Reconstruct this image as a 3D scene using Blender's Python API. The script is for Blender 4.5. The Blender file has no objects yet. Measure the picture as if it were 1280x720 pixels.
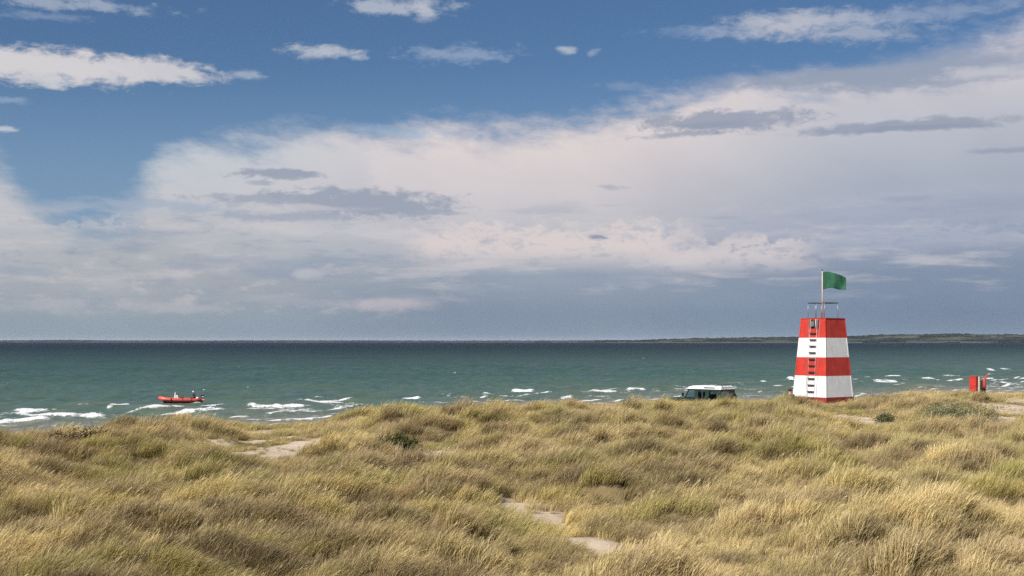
import bpy, bmesh, math, random
import numpy as np
from mathutils import Vector, Matrix

random.seed(7)
RNG = np.random.default_rng(11)
S = bpy.context.scene
COL = S.collection
R = math.radians

# ------------------------------------------------------------------ camera
EYE = 7.0
F = 1545.0                      # focal length in pixels of the 1280 px wide photograph
HOR = 427.0
cam_d = bpy.data.cameras.new("camera")
cam = bpy.data.objects.new("camera", cam_d)
COL.objects.link(cam)
cam.location = (0, 0, EYE)
cam.rotation_euler = (R(90), 0, 0)
cam_d.sensor_width = 36.0
cam_d.lens = 36.0 * F / 1280.0
cam_d.shift_y = (HOR - 360.0) / 1280.0
cam_d.clip_start = 0.1
cam_d.clip_end = 80000
S.camera = cam

def P(px, py=None, d=None, z=None):
    """photo pixel -> point at depth d (or at height z)"""
    if d is None:
        d = (EYE - z) * F / (py - HOR)
    zz = EYE - d * (py - HOR) / F if py is not None else z
    return Vector(((px - 640) / F * d, d, zz))

# ------------------------------------------------------------------ node helpers
class X:
    nt = None
    def __init__(s, sock): s.s = sock
    @staticmethod
    def math(op, *a, clamp=False):
        n = X.nt.nodes.new("ShaderNodeMath"); n.operation = op; n.use_clamp = clamp
        for i, v in enumerate(a):
            if isinstance(v, X): X.nt.links.new(v.s, n.inputs[i])
            else: n.inputs[i].default_value = v
        return X(n.outputs[0])
    def __add__(s, o): return X.math('ADD', s, o)
    __radd__ = __add__
    def __mul__(s, o): return X.math('MULTIPLY', s, o)
    __rmul__ = __mul__
    def __sub__(s, o): return X.math('SUBTRACT', s, o)
    def __rsub__(s, o): return X.math('SUBTRACT', o, s)
    def __truediv__(s, o): return X.math('DIVIDE', s, o)
    def __pow__(s, o): return X.math('POWER', s, o)
def setin(sock, v):
    if isinstance(v, X): X.nt.links.new(v.s, sock)
    else:
        if isinstance(v, (tuple, list)) and len(v) == 3 and len(sock.default_value) == 4: v = (*v, 1)
        sock.default_value = v
def smooth(v, a, b, lo=0.0, hi=1.0):
    n = X.nt.nodes.new("ShaderNodeMapRange"); n.interpolation_type = 'SMOOTHSTEP'
    for i, q in zip((0, 1, 2, 3, 4), (v, a, b, lo, hi)): setin(n.inputs[i], q)
    return X(n.outputs[0])
def noise(vec, scale, detail=4, rough=0.55, dist=0.0, col=False, lac=2.0):
    n = X.nt.nodes.new("ShaderNodeTexNoise")
    if vec is not None: setin(n.inputs["Vector"], vec)
    n.inputs["Scale"].default_value = scale; n.inputs["Detail"].default_value = detail
    n.inputs["Roughness"].default_value = rough; n.inputs["Distortion"].default_value = dist
    n.inputs["Lacunarity"].default_value = lac
    return X(n.outputs["Color" if col else "Fac"])
def vmath(op, *a):
    n = X.nt.nodes.new("ShaderNodeVectorMath"); n.operation = op
    for i, v in enumerate(a): setin(n.inputs[i], v)
    return X(n.outputs["Value"] if op in ('LENGTH', 'DOT_PRODUCT') else n.outputs["Vector"])
def mix(f, a, b, mode='MIX'):
    n = X.nt.nodes.new("ShaderNodeMix"); n.data_type = 'RGBA'; n.blend_type = mode
    setin(n.inputs[0], f); setin(n.inputs[6], a); setin(n.inputs[7], b)
    return X(n.outputs[2])
def comb(x, y, z=0.0):
    n = X.nt.nodes.new("ShaderNodeCombineXYZ")
    for i, v in enumerate((x, y, z)): setin(n.inputs[i], v)
    return X(n.outputs[0])
def sep(v):
    n = X.nt.nodes.new("ShaderNodeSeparateXYZ"); setin(n.inputs[0], v)
    return [X(o) for o in n.outputs]
def ramp(f, stops):
    n = X.nt.nodes.new("ShaderNodeValToRGB"); setin(n.inputs[0], f)
    e = n.color_ramp.elements
    while len(e) < len(stops): e.new(0.5)
    for el, (p, c) in zip(e, stops): el.position = p; el.color = (*c, 1)
    return X(n.outputs[0])
def attr(name, kind='GEOMETRY', out="Fac"):
    n = X.nt.nodes.new("ShaderNodeAttribute"); n.attribute_name = name; n.attribute_type = kind
    return X(n.outputs[out])
def geo(out="Position"):
    return X(X.nt.nodes.new("ShaderNodeNewGeometry").outputs[out])
def lin(r, g, b):
    f = lambda c: c / 12.92 if c <= 0.04045 else ((c + 0.055) / 1.055) ** 2.4
    return tuple(f(c / 255.0) for c in (r, g, b))

# ------------------------------------------------------------------ world: sky with cloud layers at infinity
SUN_AZ, SUN_EL = 220.0, 44.0
EXPO = 0.40
SKY_K = 0.10
W = bpy.data.worlds.new("World"); S.world = W; W.use_nodes = True
nt = W.node_tree; X.nt = nt; nt.nodes.clear()
sky = nt.nodes.new("ShaderNodeTexSky"); sky.sky_type = 'NISHITA'; sky.sun_disc = False
sky.sun_elevation = R(SUN_EL); sky.sun_rotation = R(SUN_AZ)
sky.altitude = 0; sky.air_density = 1.0; sky.dust_density = 0.6; sky.ozone_density = 1.6
tc = nt.nodes.new("ShaderNodeTexCoord")
dx, dy, dz = sep(X(tc.outputs["Generated"]))
hyp = X.math('SQRT', dx * dx + dy * dy + 1e-6)
U = X.math('ARCTAN2', dx, dy)
V = dz / hyp
def UV(px, py):
    u = math.atan((px - 640) / F)
    return u, (HOR - py) / F * math.cos(u)
K = 1.0 / F
uv = comb(U, V, 0.0)
st = comb(U, V * 3.2, 0.0)                      # flattened coordinates: clouds stretch sideways
warp = noise(st, 14, 4, 0.6, col=True)
wv = vmath('SUBTRACT', warp, (0.5, 0.5, 0.5))
nA = noise(st, 22, 7, 0.62)                     # wisps
nB = noise(vmath('ADD', comb(U, V * 1.7), (3, 1, 0)), 60, 7, 0.62, 0.3)    # puffs
nD = noise(vmath('ADD', comb(U, V * 2.2), (5, 9, 0)), 48, 9, 0.68, 0.4)    # ragged edges
nC = noise(vmath('ADD', comb(U, V * 6.0), (7, 2, 0)), 9, 6, 0.6)           # long streaks
cirr = noise(vmath('ADD', comb(U + V * 0.9, V * 1.6), (1, 5, 0)), 7, 6, 0.6)
skyc = mix(1.0, X(sky.outputs[0]), (0.40 / 2 ** EXPO, 0.54 / 2 ** EXPO, 0.70 / 2 ** EXPO), 'MULTIPLY')
INV = 1.0 / SKY_K / 2 ** EXPO
def cl(r, g, b): return tuple(c * INV for c in lin(r, g, b))
skyc = mix(smooth(V, 0.23, 0.10) * 0.55, skyc, cl(132, 160, 190))
# upper edge of the big white sheet as a curve over azimuth
fc = nt.nodes.new("ShaderNodeFloatCurve")
pts = [(-500, 60), (-250, 150), (-60, 170), (0, 192), (30, 228), (95, 264), (140, 256), (236, 182), (300, 168), (450, 158), (640, 150), (720, 140), (800, 122),
       (900, 98), (1000, 82), (1120, 72), (1280, 50), (1500, 20), (1800, 60)]
cpts = [((UV(x, y)[0] + 1.0) / 2.0, UV(x, y)[1] / 0.4) for x, y in pts]
cm = fc.mapping.curves[0]
cm.points[0].location = (0.0, 0.35); cm.points[1].location = (1.0, 0.35)
for p in cpts: cm.points.new(*p)
fc.mapping.update()
setin(fc.inputs["Value"], (U + 1.0) * 0.5)
top = X(fc.outputs[0]) * 0.4
edge = top - V + (cirr - 0.5) * 0.095 + (nA - 0.5) * 0.04 + (nD - 0.5) * 0.02
sheet = smooth(edge, -0.012, 0.030)
hard = smooth(U + (nA - 0.5) * 0.03, UV(448, 0)[0], UV(480, 0)[0])     # the denser block from the middle to the right
sheet_l = sheet * smooth(cirr + (nC - 0.5) * 0.6, 0.18, 0.55, smooth(V, 0.100, 0.135, 0.93, 0.30), smooth(V, 0.10, 0.14, 0.96, 0.86))
sheetm = sheet_l + (sheet - sheet_l) * hard
# colour of the cloud deck by height, left / middle / right
def gr(stops): return ramp(V / 0.3, [(max(0, (HOR - y) / F / 0.3), cl(*c)) for y, c in stops])
colL = gr([(427, (132, 148, 162)), (395, (148, 160, 170)), (350, (170, 173, 179)), (300, (186, 188, 192)), (250, (200, 200, 203)), (200, (203, 207, 211))])
colM = gr([(427, (124, 141, 160)), (390, (130, 145, 164)), (345, (150, 161, 176)), (300, (186, 188, 197)), (240, (208, 202, 205)), (170, (224, 213, 211))])
colR = gr([(427, (120, 138, 158)), (390, (119, 137, 160)), (345, (130, 145, 167)), (290, (160, 169, 188)), (230, (168, 176, 190)), (160, (190, 192, 202)), (120, (204, 200, 206))])
cLM = mix(smooth(U, UV(180, 0)[0], UV(620, 0)[0]), colL, colM)
deck = mix(smooth(U, UV(700, 0)[0], UV(1120, 0)[0]), cLM, colR)
deck = mix(1.0, deck, mix(smooth(cirr, 0.25, 0.75), (0.93, 0.94, 0.96), (1.05, 1.045, 1.04)), 'MULTIPLY')
out = mix(sheetm, skyc, deck)
# thin veil of streaks in the lower deck
low = smooth(V, 0.02, 0.06) * smooth(V, 0.125, 0.085)
out = mix(low * smooth(nC, 0.50, 0.66) * 0.55, out, cl(206, 202, 205))
out = mix(low * smooth(nC, 0.47, 0.34) * 0.60, out, cl(142, 156, 176))
pf = noise(vmath('ADD', comb(U, V * 2.6), (11, 4, 0)), 30, 7, 0.64)
lowl = smooth(V, 0.012, 0.035) * smooth(V, 0.10, 0.06) * smooth(U, UV(640, 0)[0], UV(430, 0)[0])
out = mix(lowl * smooth(pf, 0.52, 0.68) * 0.6, out, cl(196, 192, 194))
out = mix(lowl * smooth(pf, 0.46, 0.33) * 0.4, out, cl(138, 152, 172))
# line of cumulus heads, pinkish tops fading into the blue-grey rain band
def cum(px0, px1, ytop, ybot, c, k=1.0, amp=0.05):
    cy = V - (HOR - (ytop + ybot) / 2) * K
    hh = (ybot - ytop) / 2 * K
    m = smooth(cy + (nB - 0.5) * amp, hh, hh * 0.35) * smooth(cy, -hh, hh * 0.1)
    m = m * smooth(U, UV(px0, 0)[0], UV(px0 + 70, 0)[0]) * smooth(U, UV(px1, 0)[0], UV(px1 - 90, 0)[0])
    m = m * smooth(nB + nA, 0.78, 1.02, 0.25, 1.0)
    return mix(m * k, out, cl(*c))
out = cum(480, 900, 272, 344, (218, 207, 206), 0.95, 0.075)
out = cum(780, 1060, 292, 352, (212, 204, 206), 0.85, 0.07)
out = cum(1000, 1400, 286, 325, (178, 184, 198), 0.5)
out = cum(-200, 600, 282, 300, (206, 202, 206), 0.35)
def blob(px, py, rx, ry, c, k=1.0, wob=0.9, soft=0.5, tilt=0.0, nz=None, wk=0.012):
    u, v = UV(px, py)
    w = vmath('ADD', uv, vmath('MULTIPLY', wv, (wk * 2.2, wk, 0)))
    q = vmath('SUBTRACT', w, (u, v, 0))
    qx, qy, _ = sep(q)
    if tilt: qy = qy - qx * tilt
    d = vmath('LENGTH', comb(qx * (F / rx), qy * (F / ry)))
    d = d + ((nz or nB) - 0.5) * wob * 0.8 + (nD - 0.5) * wob * 1.3
    return mix(smooth(d, 1.0 + soft * 0.25, 1.0 - soft) * k, out, cl(*c))
# white clouds in the blue
out = blob(60, 82, 130, 24, (214, 210, 212), 0.95, 1.3, 0.6, -0.02)
out = blob(185, 88, 90, 16, (208, 206, 210), 0.9, 1.2, 0.6, -0.02)
out = blob(55, 100, 40, 10, (200, 202, 208), 0.7, 1.2, 0.7)
out = blob(308, 92, 32, 7, (178, 188, 202), 0.6, 1.6, 0.8)
out = blob(405, 66, 50, 11, (196, 200, 208), 0.75, 1.8, 0.8)
out = blob(448, 73, 16, 6, (196, 200, 208), 0.6, 1.5, 0.8)
out = blob(570, 66, 68, 13, (160, 176, 200), 0.6, 2.2, 0.9)
out = blob(708, 64, 14, 7, (190, 196, 206), 0.7, 1.2, 0.8)
out = blob(742, 67, 9, 6, (170, 182, 202), 0.5, 1.2, 0.8)
out = blob(500, 6, 78, 11, (190, 196, 206), 0.7, 2.0, 0.8)
out = blob(530, 14, 14, 12, (196, 200, 208), 0.6, 1.2, 0.8)
out = blob(90, 4, 110, 9, (180, 190, 204), 0.6, 2.2, 0.8)
out = blob(50, 20, 50, 7, (160, 176, 200), 0.4, 2.0, 0.9)
out = blob(5, 162, 18, 5, (200, 204, 210), 0.8, 1.5, 0.8)
out = blob(0, 125, 30, 5, (160, 180, 204), 0.5, 1.8, 0.8)
out = blob(990, 31, 100, 17, (196, 197, 205), 0.8, 1.5, 0.9, 0.03)
out = blob(1090, 40, 75, 15, (178, 184, 198), 0.65, 1.8, 0.9)
out = blob(1150, 16, 130, 12, (160, 172, 194), 0.55, 1.8, 0.9, 0.02)
out = blob(870, 40, 70, 9, (140, 160, 190), 0.5, 2.2, 0.9)
out = blob(780, 108, 40, 8, (140, 158, 188), 0.5, 2.0, 0.9)
# grey bands inside the sheet
G1, G2 = (152, 160, 178), (140, 151, 172)
out = blob(1060, 97, 190, 14, (150, 160, 180), 0.95, 0.8, 0.7, 0.0, nA)
out = blob(1200, 84, 150, 24, (152, 162, 182), 0.9, 0.8, 0.8, 0.04, nA)
out = blob(1120, 108, 160, 5, (150, 159, 178), 0.6, 1.5, 0.7)
out = blob(1230, 92, 70, 10, (200, 200, 208), 0.7, 1.5, 0.8)
out = blob(900, 151, 128, 15, G1, 0.9, 1.5, 0.45, 0.01)
out = blob(885, 157, 60, 6, G2, 0.5, 1.2, 0.7, 0.02)
out = blob(850, 168, 65, 5, G2, 0.7, 1.4, 0.7, 0.03)
out = blob(1135, 158, 128, 9, G1, 0.9, 1.2, 0.45)
out = blob(1140, 161, 90, 5, G2, 0.5, 0.9, 0.7)
out = blob(1165, 147, 22, 3.5, G1, 0.6, 1.2, 0.7)
out = blob(1262, 187, 46, 5, G1, 0.85, 1.1, 0.6)
out = blob(345, 219, 62, 7, G1, 0.9, 1.7, 0.5, 0.0)
out = blob(325, 228, 22, 4, G1, 0.6, 1.1, 0.6)
out = blob(455, 254, 130, 20, (154, 163, 180), 0.95, 1.6, 0.5, -0.04)
out = blob(350, 250, 110, 9, (158, 166, 182), 0.85, 1.7, 0.5, 0.03)
out = blob(360, 270, 100, 7, (160, 168, 184), 0.8, 1.2, 0.5)
out = blob(200, 258, 100, 8, (160, 174, 194), 0.7, 1.4, 0.7, -0.03)
out = blob(380, 259, 80, 4, (205, 200, 205), 0.6, 1.4, 0.8)
out = blob(550, 266, 45, 4, (162, 169, 186), 0.7, 1.3, 0.6, -0.05)
out = blob(745, 297.5, 19, 2.8, (140, 148, 168), 0.8, 0.9, 0.6)
out = blob(768, 236, 18, 4, (158, 166, 184), 0.6, 1.4, 0.8)
out = blob(1130, 249, 40, 4, (156, 165, 185), 0.7, 1.2, 0.7)
out = blob(1200, 268, 90, 4, (160, 168, 188), 0.5, 1.4, 0.8, 0.05)
out = blob(500, 165, 70, 9, (160, 184, 206), 0.55, 1.5, 0.9, -0.05)
out = blob(300, 326, 110, 5, (150, 162, 182), 0.5, 1.4, 0.8)
out = blob(370, 338, 70, 9, (148, 160, 180), 0.65, 1.4, 0.8)
out = blob(230, 333, 40, 7, (146, 158, 178), 0.5, 1.4, 0.8)
out = blob(30, 338, 50, 7, (150, 163, 182), 0.6, 1.2, 0.8)
out = blob(385, 340, 26, 8, (188, 190, 198), 0.7, 1.3, 0.8)
out = blob(478, 381, 72, 10, (190, 184, 190), 0.75, 1.0, 0.8)
out = blob(210, 383, 100, 9, (184, 182, 188), 0.6, 1.6, 0.8)
out = blob(60, 380, 80, 10, (180, 180, 188), 0.5, 1.6, 0.8)
bg = nt.nodes.new("ShaderNodeBackground"); setin(bg.inputs[0], out); bg.inputs[1].default_value = SKY_K
wo = nt.nodes.new("ShaderNodeOutputWorld"); nt.links.new(bg.outputs[0], wo.inputs[0])
W.cycles.sampling_method = 'MANUAL'; W.cycles.sample_map_resolution = 512

# ------------------------------------------------------------------ sun, exposure
sd = bpy.data.lights.new("sun", 'SUN'); sd.energy = 5.0; sd.angle = R(0.53); sd.color = (1.0, 0.95, 0.87)
sun = bpy.data.objects.new("sun", sd); COL.objects.link(sun)
tosun = Vector((math.sin(R(SUN_AZ)) * math.cos(R(SUN_EL)), math.cos(R(SUN_AZ)) * math.cos(R(SUN_EL)), math.sin(R(SUN_EL))))
sun.rotation_euler = tosun.to_track_quat('Z', 'Y').to_euler(); sun.location = (-20, -30, 60)
S.view_settings.view_transform = 'Standard'; S.view_settings.look = 'None'
S.view_settings.exposure = EXPO; S.view_settings.gamma = 1.0; S.view_settings.use_curve_mapping = False
S.render.engine = 'CYCLES'
S.cycles.use_denoising = False
S.cycles.max_bounces = 5; S.cycles.diffuse_bounces = 2; S.cycles.glossy_bounces = 2
S.cycles.transmission_bounces = 3; S.cycles.transparent_max_bounces = 6; S.cycles.volume_bounces = 0

# ------------------------------------------------------------------ object helpers
def tag(o, label=None, cat=None, group=None, kind=None):
    if label: o["label"] = label
    if cat: o["category"] = cat
    if group: o["group"] = group
    if kind: o["kind"] = kind
    return o
def empty(name, loc, label, cat, rz=0.0, group=None):
    o = bpy.data.objects.new(name, None); COL.objects.link(o)
    o.location = loc; o.rotation_euler = (0, 0, rz); o.empty_display_size = 0.3
    return tag(o, label, cat, group)
def link(name, me, mats, parent=None, smooth_=False, loc=None):
    o = bpy.data.objects.new(name, me); COL.objects.link(o)
    for m in (mats if isinstance(mats, (list, tuple)) else [mats]): me.materials.append(m)
    if smooth_: me.shade_smooth()
    if parent: o.parent = parent
    if loc is not None: o.location = loc
    return o
def npmesh(name, verts, faces):
    """verts (n,3), faces (m,4) or (m,3) arrays"""
    me = bpy.data.meshes.new(name)
    verts = np.ascontiguousarray(verts, np.float32); faces = np.ascontiguousarray(faces, np.int32)
    k = faces.shape[1]
    me.vertices.add(len(verts)); me.vertices.foreach_set("co", verts.ravel())
    me.loops.add(faces.size); me.loops.foreach_set("vertex_index", faces.ravel())
    me.polygons.add(len(faces)); me.polygons.foreach_set("loop_start", np.arange(0, faces.size, k, dtype=np.int32))
    me.update(calc_edges=True)
    return me
def fattr(me, name, arr, domain='POINT'):
    a = me.attributes.new(name, 'FLOAT', domain); a.data.foreach_set("value", np.ascontiguousarray(arr, np.float32).ravel())
def grid_faces(nr, nc):
    i = np.arange(nr * nc).reshape(nr, nc)
    return np.stack([i[:-1, :-1], i[:-1, 1:], i[1:, 1:], i[1:, :-1]], -1).reshape(-1, 4)

class MB:
    """collects shapes and links them as one mesh object"""
    def __init__(s): s.b = bmesh.new()
    def box(s, lo, hi, m=0, bev=0.0, M=None):
        r = bmesh.ops.create_cube(s.b, size=1.0)
        vs = r["verts"]
        c = (Vector(lo) + Vector(hi)) / 2; d = Vector(hi) - Vector(lo)
        for v in vs: v.co = Vector((v.co.x * d.x, v.co.y * d.y, v.co.z * d.z)) + c
        if M is not None: bmesh.ops.transform(s.b, matrix=M, verts=vs)
        fs = {f for v in vs for f in v.link_faces}
        for f in fs: f.material_index = m
        if bev:
            es = list({e for v in vs for e in v.link_edges})
            g = bmesh.ops.bevel(s.b, geom=es, offset=bev, segments=2, profile=0.7, affect='EDGES')
            for f in g["faces"]: f.material_index = m
        return s
    def hull(s, lo_ring, hi_ring, m=0, caps=True):
        """prism between two rings of points"""
        a = [s.b.verts.new(p) for p in lo_ring]; b = [s.b.verts.new(p) for p in hi_ring]; n = len(a)
        for i in range(n):
            f = s.b.faces.new((a[i], a[(i + 1) % n], b[(i + 1) % n], b[i])); f.material_index = m
        if caps:
            s.b.faces.new(list(reversed(a))).material_index = m; s.b.faces.new(b).material_index = m
        return s
    def tube(s, pts, rad, seg=8, m=0, caps=True):
        pts = [Vector(p) for p in pts]; rad = rad if isinstance(rad, (list, tuple)) else [rad] * len(pts)
        rings = []; up = None
        for i, p in enumerate(pts):
            t = (pts[min(i + 1, len(pts) - 1)] - pts[max(i - 1, 0)]).normalized()
            if up is None: up = Vector((0, 0, 1)) if abs(t.z) < 0.9 else Vector((1, 0, 0))
            a = t.cross(up).normalized(); b = t.cross(a).normalized()
            rings.append([s.b.verts.new(p + (a * math.cos(2 * math.pi * k / seg) + b * math.sin(2 * math.pi * k / seg)) * rad[i]) for k in range(seg)])
        for r0, r1 in zip(rings, rings[1:]):
            for k in range(seg):
                f = s.b.faces.new((r0[k], r0[(k + 1) % seg], r1[(k + 1) % seg], r1[k])); f.material_index = m; f.smooth = True
        if caps:
            for r in (rings[0], rings[-1]):
                try: s.b.faces.new(r).material_index = m
                except ValueError: pass
        return s
    def ball(s, c, r, m=0, seg=12):
        g = bmesh.ops.create_uvsphere(s.b, u_segments=seg, v_segments=max(6, seg * 2 // 3), radius=1.0)
        r = r if isinstance(r, (list, tuple)) else (r, r, r)
        for v in g["verts"]: v.co = Vector((v.co.x * r[0] + c[0], v.co.y * r[1] + c[1], v.co.z * r[2] + c[2]))
        for f in {f for v in g["verts"] for f in v.link_faces}: f.material_index = m; f.smooth = True
        return s
    def quad(s, pts, m=0):
        s.b.faces.new([s.b.verts.new(p) for p in pts]).material_index = m; return s
    def build(s, name, mats, parent=None, loc=None):
        bmesh.ops.recalc_face_normals(s.b, faces=s.b.faces)
        me = bpy.data.meshes.new(name); s.b.to_mesh(me); s.b.free()
        return link(name, me, mats, parent, loc=loc)

def material(name, base, rough=0.6, metal=0.0, var=0.12, scale=3.0, bump=0.0, bscale=40.0, spec=0.5, coord='Object', dirt=None, dirt_amt=0.0, alpha=None):
    m = bpy.data.materials.new(name); m.use_nodes = True; X.nt = m.node_tree
    b = m.node_tree.nodes["Principled BSDF"]
    t = X(m.node_tree.nodes.new("ShaderNodeTexCoord").outputs[coord])
    n = noise(t, scale, 5, 0.6)
    c = mix(smooth(n, 0.3, 0.7), tuple(x * (1 - var) for x in base), tuple(min(1, x * (1 + var)) for x in base))
    if dirt:
        d = noise(vmath('MULTIPLY', t, (6.0, 6.0, 0.8)), 1.5, 5, 0.7)
        c = mix(smooth(d, 0.52, 0.78) * dirt_amt, c, dirt)
    setin(b.inputs["Base Color"], c)
    b.inputs["Roughness"].default_value = rough; b.inputs["Metallic"].default_value = metal
    b.inputs["Specular IOR Level"].default_value = spec
    if bump:
        bn = m.node_tree.nodes.new("ShaderNodeBump"); bn.inputs["Strength"].default_value = bump; bn.inputs["Distance"].default_value = 0.01
        setin(bn.inputs["Height"], noise(t, bscale, 3)); m.node_tree.links.new(bn.outputs[0], b.inputs["Normal"])
    return m

# ------------------------------------------------------------------ numpy noise
def vnoise(x, y, seed=0):
    xi = np.floor(x).astype(np.int64); yi = np.floor(y).astype(np.int64)
    fx = x - xi; fy = y - yi
    fx = fx * fx * fx * (fx * (fx * 6 - 15) + 10); fy = fy * fy * fy * (fy * (fy * 6 - 15) + 10)
    def h(a, b):
        n = (a * 374761393 + b * 668265263 + seed * 974634777) & 0xffffffff
        n = ((n ^ (n >> 13)) * 1274126177) & 0xffffffff
        return ((n ^ (n >> 16)) & 0xffff) / 65535.0
    return (h(xi, yi) * (1 - fx) + h(xi + 1, yi) * fx) * (1 - fy) + (h(xi, yi + 1) * (1 - fx) + h(xi + 1, yi + 1) * fx) * fy
def fbm(x, y, scale, octv=4, seed=0, rough=0.5):
    s = 0; a = 1; t = 0; x = np.asarray(x, float) / scale; y = np.asarray(y, float) / scale
    for k in range(octv):
        s = s + a * vnoise(x + 17.3 * k, y - 9.1 * k, seed + k); t += a; a *= rough; x = x * 2.03; y = y * 2.03
    return s / t
def sstep(x, a, b):
    t = np.clip((x - a) / (b - a), 0, 1); return t * t * (3 - 2 * t)

# ------------------------------------------------------------------ terrain
CREST = [(-400, -500, 60, 4.2), (-30, None, 30, 4.2)]
_c = [(0, 545, 38), (80, 541, 41), (180, 537, 44), (240, 519, 46), (300, 529, 48), (380, 531, 50), (425, 519, 52), (490, 506, 54), (560, 508, 55.5),
      (640, 507, 57), (700, 503, 58), (780, 503, 59), (850, 501.5, 60), (940, 501.5, 61), (1060, 501.5, 63), (1100, 497, 64), (1180, 486, 66), (1240, 489, 68), (1280, 490, 70)]
cx_ = [-200, -60, -30] + [(p - 640) / F * d for p, _, d in _c] + [60, 300]
cy_ = [30, 28, 32] + [d for _, _, d in _c] + [84, 120]
cz_ = [4.0, 3.9, 3.85] + [EYE - d * (y - HOR) / F - 0.36 for _, y, d in _c] + [4.0, 4.0]
SHX = [-2000, -120, -60, -41, -22, -2, 24, 70, 150, 2000]
SHY = [40, 58, 74, 83, 98, 116, 138, 168, 235, 1900]
def shore(x): return np.interp(x, SHX, SHY) + 2.5 * np.sin(np.asarray(x) / 9.0)
# tussocks: low hummocks of grass, steeper on the side away from the wind and towards the sea path
TUS = []
rr = random.Random(5)
def in_field(x, y): return y < np.interp(x, cx_, cy_) + 2
while len(TUS) < 900:
    y = 10 + 65 * rr.random(); x = rr.uniform(-0.55 * y - 5, 0.60 * y + 6)
    if in_field(x, y):
        k = fbm(x, y, 9, 2, 40)
        if rr.random() < 0.25 + 1.6 * max(0, k - 0.38):
            TUS.append((x, y, rr.uniform(0.45, 1.25), rr.uniform(0.20, 0.60)))
def tussock(x, y):
    h = np.zeros_like(x); face = np.zeros_like(x)
    for tx, ty, r, a in TUS:
        m = (np.abs(x - tx) < 2.6 * r) & (np.abs(y - ty) < 2.2 * r)
        if not m.any(): continue
        u = (x[m] - tx) / r; v = (y[m] - ty) / r
        u = np.where(u > 0, u * 0.75, u * 0.95); v = np.where(v < 0, v * 2.1, v * 0.95)     # steep towards the viewer
        d2 = u * u + v * v
        g = a * np.exp(-d2 * 1.3)
        h[m] = np.maximum(h[m], g)
        fr = np.exp(-((u - 0.25) ** 2 * 1.6 + (v + 0.95) ** 2 * 3.0)) * min(1, a / 0.26)
        face[m] = np.maximum(face[m], fr)
    return h, face
SAND = [  # px, py, rx(m), ry(m), tilt
    (348, 549, 0.68, 4.8, -0.22), (366, 557, 0.66, 4.2, -0.2), (330, 541, 0.6, 3.6, -0.2), (384, 563, 0.62, 3.6, -0.15),
    (664, 646, 0.60, 1.5, 0), (690, 660, 0.65, 1.0, 0), (646, 632, 0.45, 1.3, 0), (718, 672, 0.6, 0.6, 0), (752, 684, 0.8, 0.5, 0),
    (1050, 524, 1.3, 5.0, 0), (1078, 526, 0.9, 3.6, 0), (545, 568, 0.7, 2.2, 0), (590, 577, 0.5, 1.6, 0),
    (1250, 508, 1.7, 5.6, 0), (1292, 505, 2.2, 6.6, 0), (1222, 508, 1.2, 4.6, 0), (1266, 523, 0.7, 2.6, 0.0), (1288, 526, 1.2, 3.0, 0)]
sand_w = []
def sand_mask(x, y):
    s = np.zeros_like(x)
    n = fbm(x, y, 0.9, 4, 77)
    for sx, sy, rx, ry, t in sand_w:
        m = (np.abs(x - sx) < 9) & (np.abs(y - sy) < 9)
        u = (x[m] - sx) - t * (y[m] - sy) * -1.0; v = y[m] - sy
        d = np.sqrt((u / rx) ** 2 + (v / ry) ** 2) + (n[m] - 0.5) * 1.1
        s[m] = np.maximum(s[m], sstep(d, 1.25, 0.75))
    yc = np.interp(x, cx_, cy_)
    s = np.maximum(s, sstep(y - yc + (n - 0.5) * 4, 3.5, 7))
    return s
def height(x, y, tus=True):
    x = np.asarray(x, float); y = np.asarray(y, float)
    yc = np.interp(x, cx_, cy_); zc = np.interp(x, cx_, cz_); ys = shore(x)
    base = 3.9 + 1.45 * sstep(y, 12.0, 2.0)
    t = sstep(y, yc - 14, yc - 0.5)
    z = base * (1 - t) + zc * t
    w = sstep(y, yc + 4, yc - 3)
    z = z + w * (1 - 0.75 * sstep(np.abs(y - yc), 6, 0)) * (0.55 * (fbm(x, y, 11, 3, 3) - 0.5) + 0.30 * (fbm(x, y, 3.2, 3, 9) - 0.5))
    z = z + 0.09 * (fbm(x, y, 0.8, 3, 21) - 0.5) * w
    z = z + 0.40 * np.exp(-((x - 14.2) / 2.6) ** 2 - ((y - 57.8) / 1.6) ** 2)
    z = z - 0.30 * np.exp(-((x - 24.9) / 2.2) ** 2 - ((y - 64.0) / 3.5) ** 2)
    # a swale that runs from the middle up to the right, with a smoother bank in front of it
    q = y - (22.5 + 0.55 * (x - 2.0))
    z = z + w * sstep(x, -1, 5) * sstep(y, 12, 17) * (-0.28 * np.exp(-(q / 2.0) ** 2) + 0.22 * np.exp(-((q + 5.0) / 3.0) ** 2))
    if tus:
        h, f = tussock(x, y)
        near = 1 - 0.85 * sstep(y, yc - 5, yc)
        z = z + h * w * near * (1 - 0.8 * sand_mask(x, y) * sstep(y, yc + 2, yc))
    # seaward side: down to the beach and under the water
    beach = 2.42 - 2.42 * (y - (yc + 12)) / np.maximum(ys - yc - 12, 8)
    beach = np.maximum(beach, -2.5)
    s2 = sstep(y, yc + 0.8, yc + 13)
    return z * (1 - s2) + beach * s2
for px, py, rx, ry, t in SAND:
    zg = 3.85
    for _ in range(8):
        p = P(px, py, z=zg); zg = float(height(np.array([p.x]), np.array([p.y]), False)[0])
    sand_w.append((p.x, p.y - 0.3, rx, ry, t))
TUS = [q for q in TUS if all(abs(q[0] - a[0]) > a[2] + q[2] * 0.7 or abs(q[1] - a[1] + 1.2) > a[3] + 1.6 for a in sand_w)]
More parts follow.
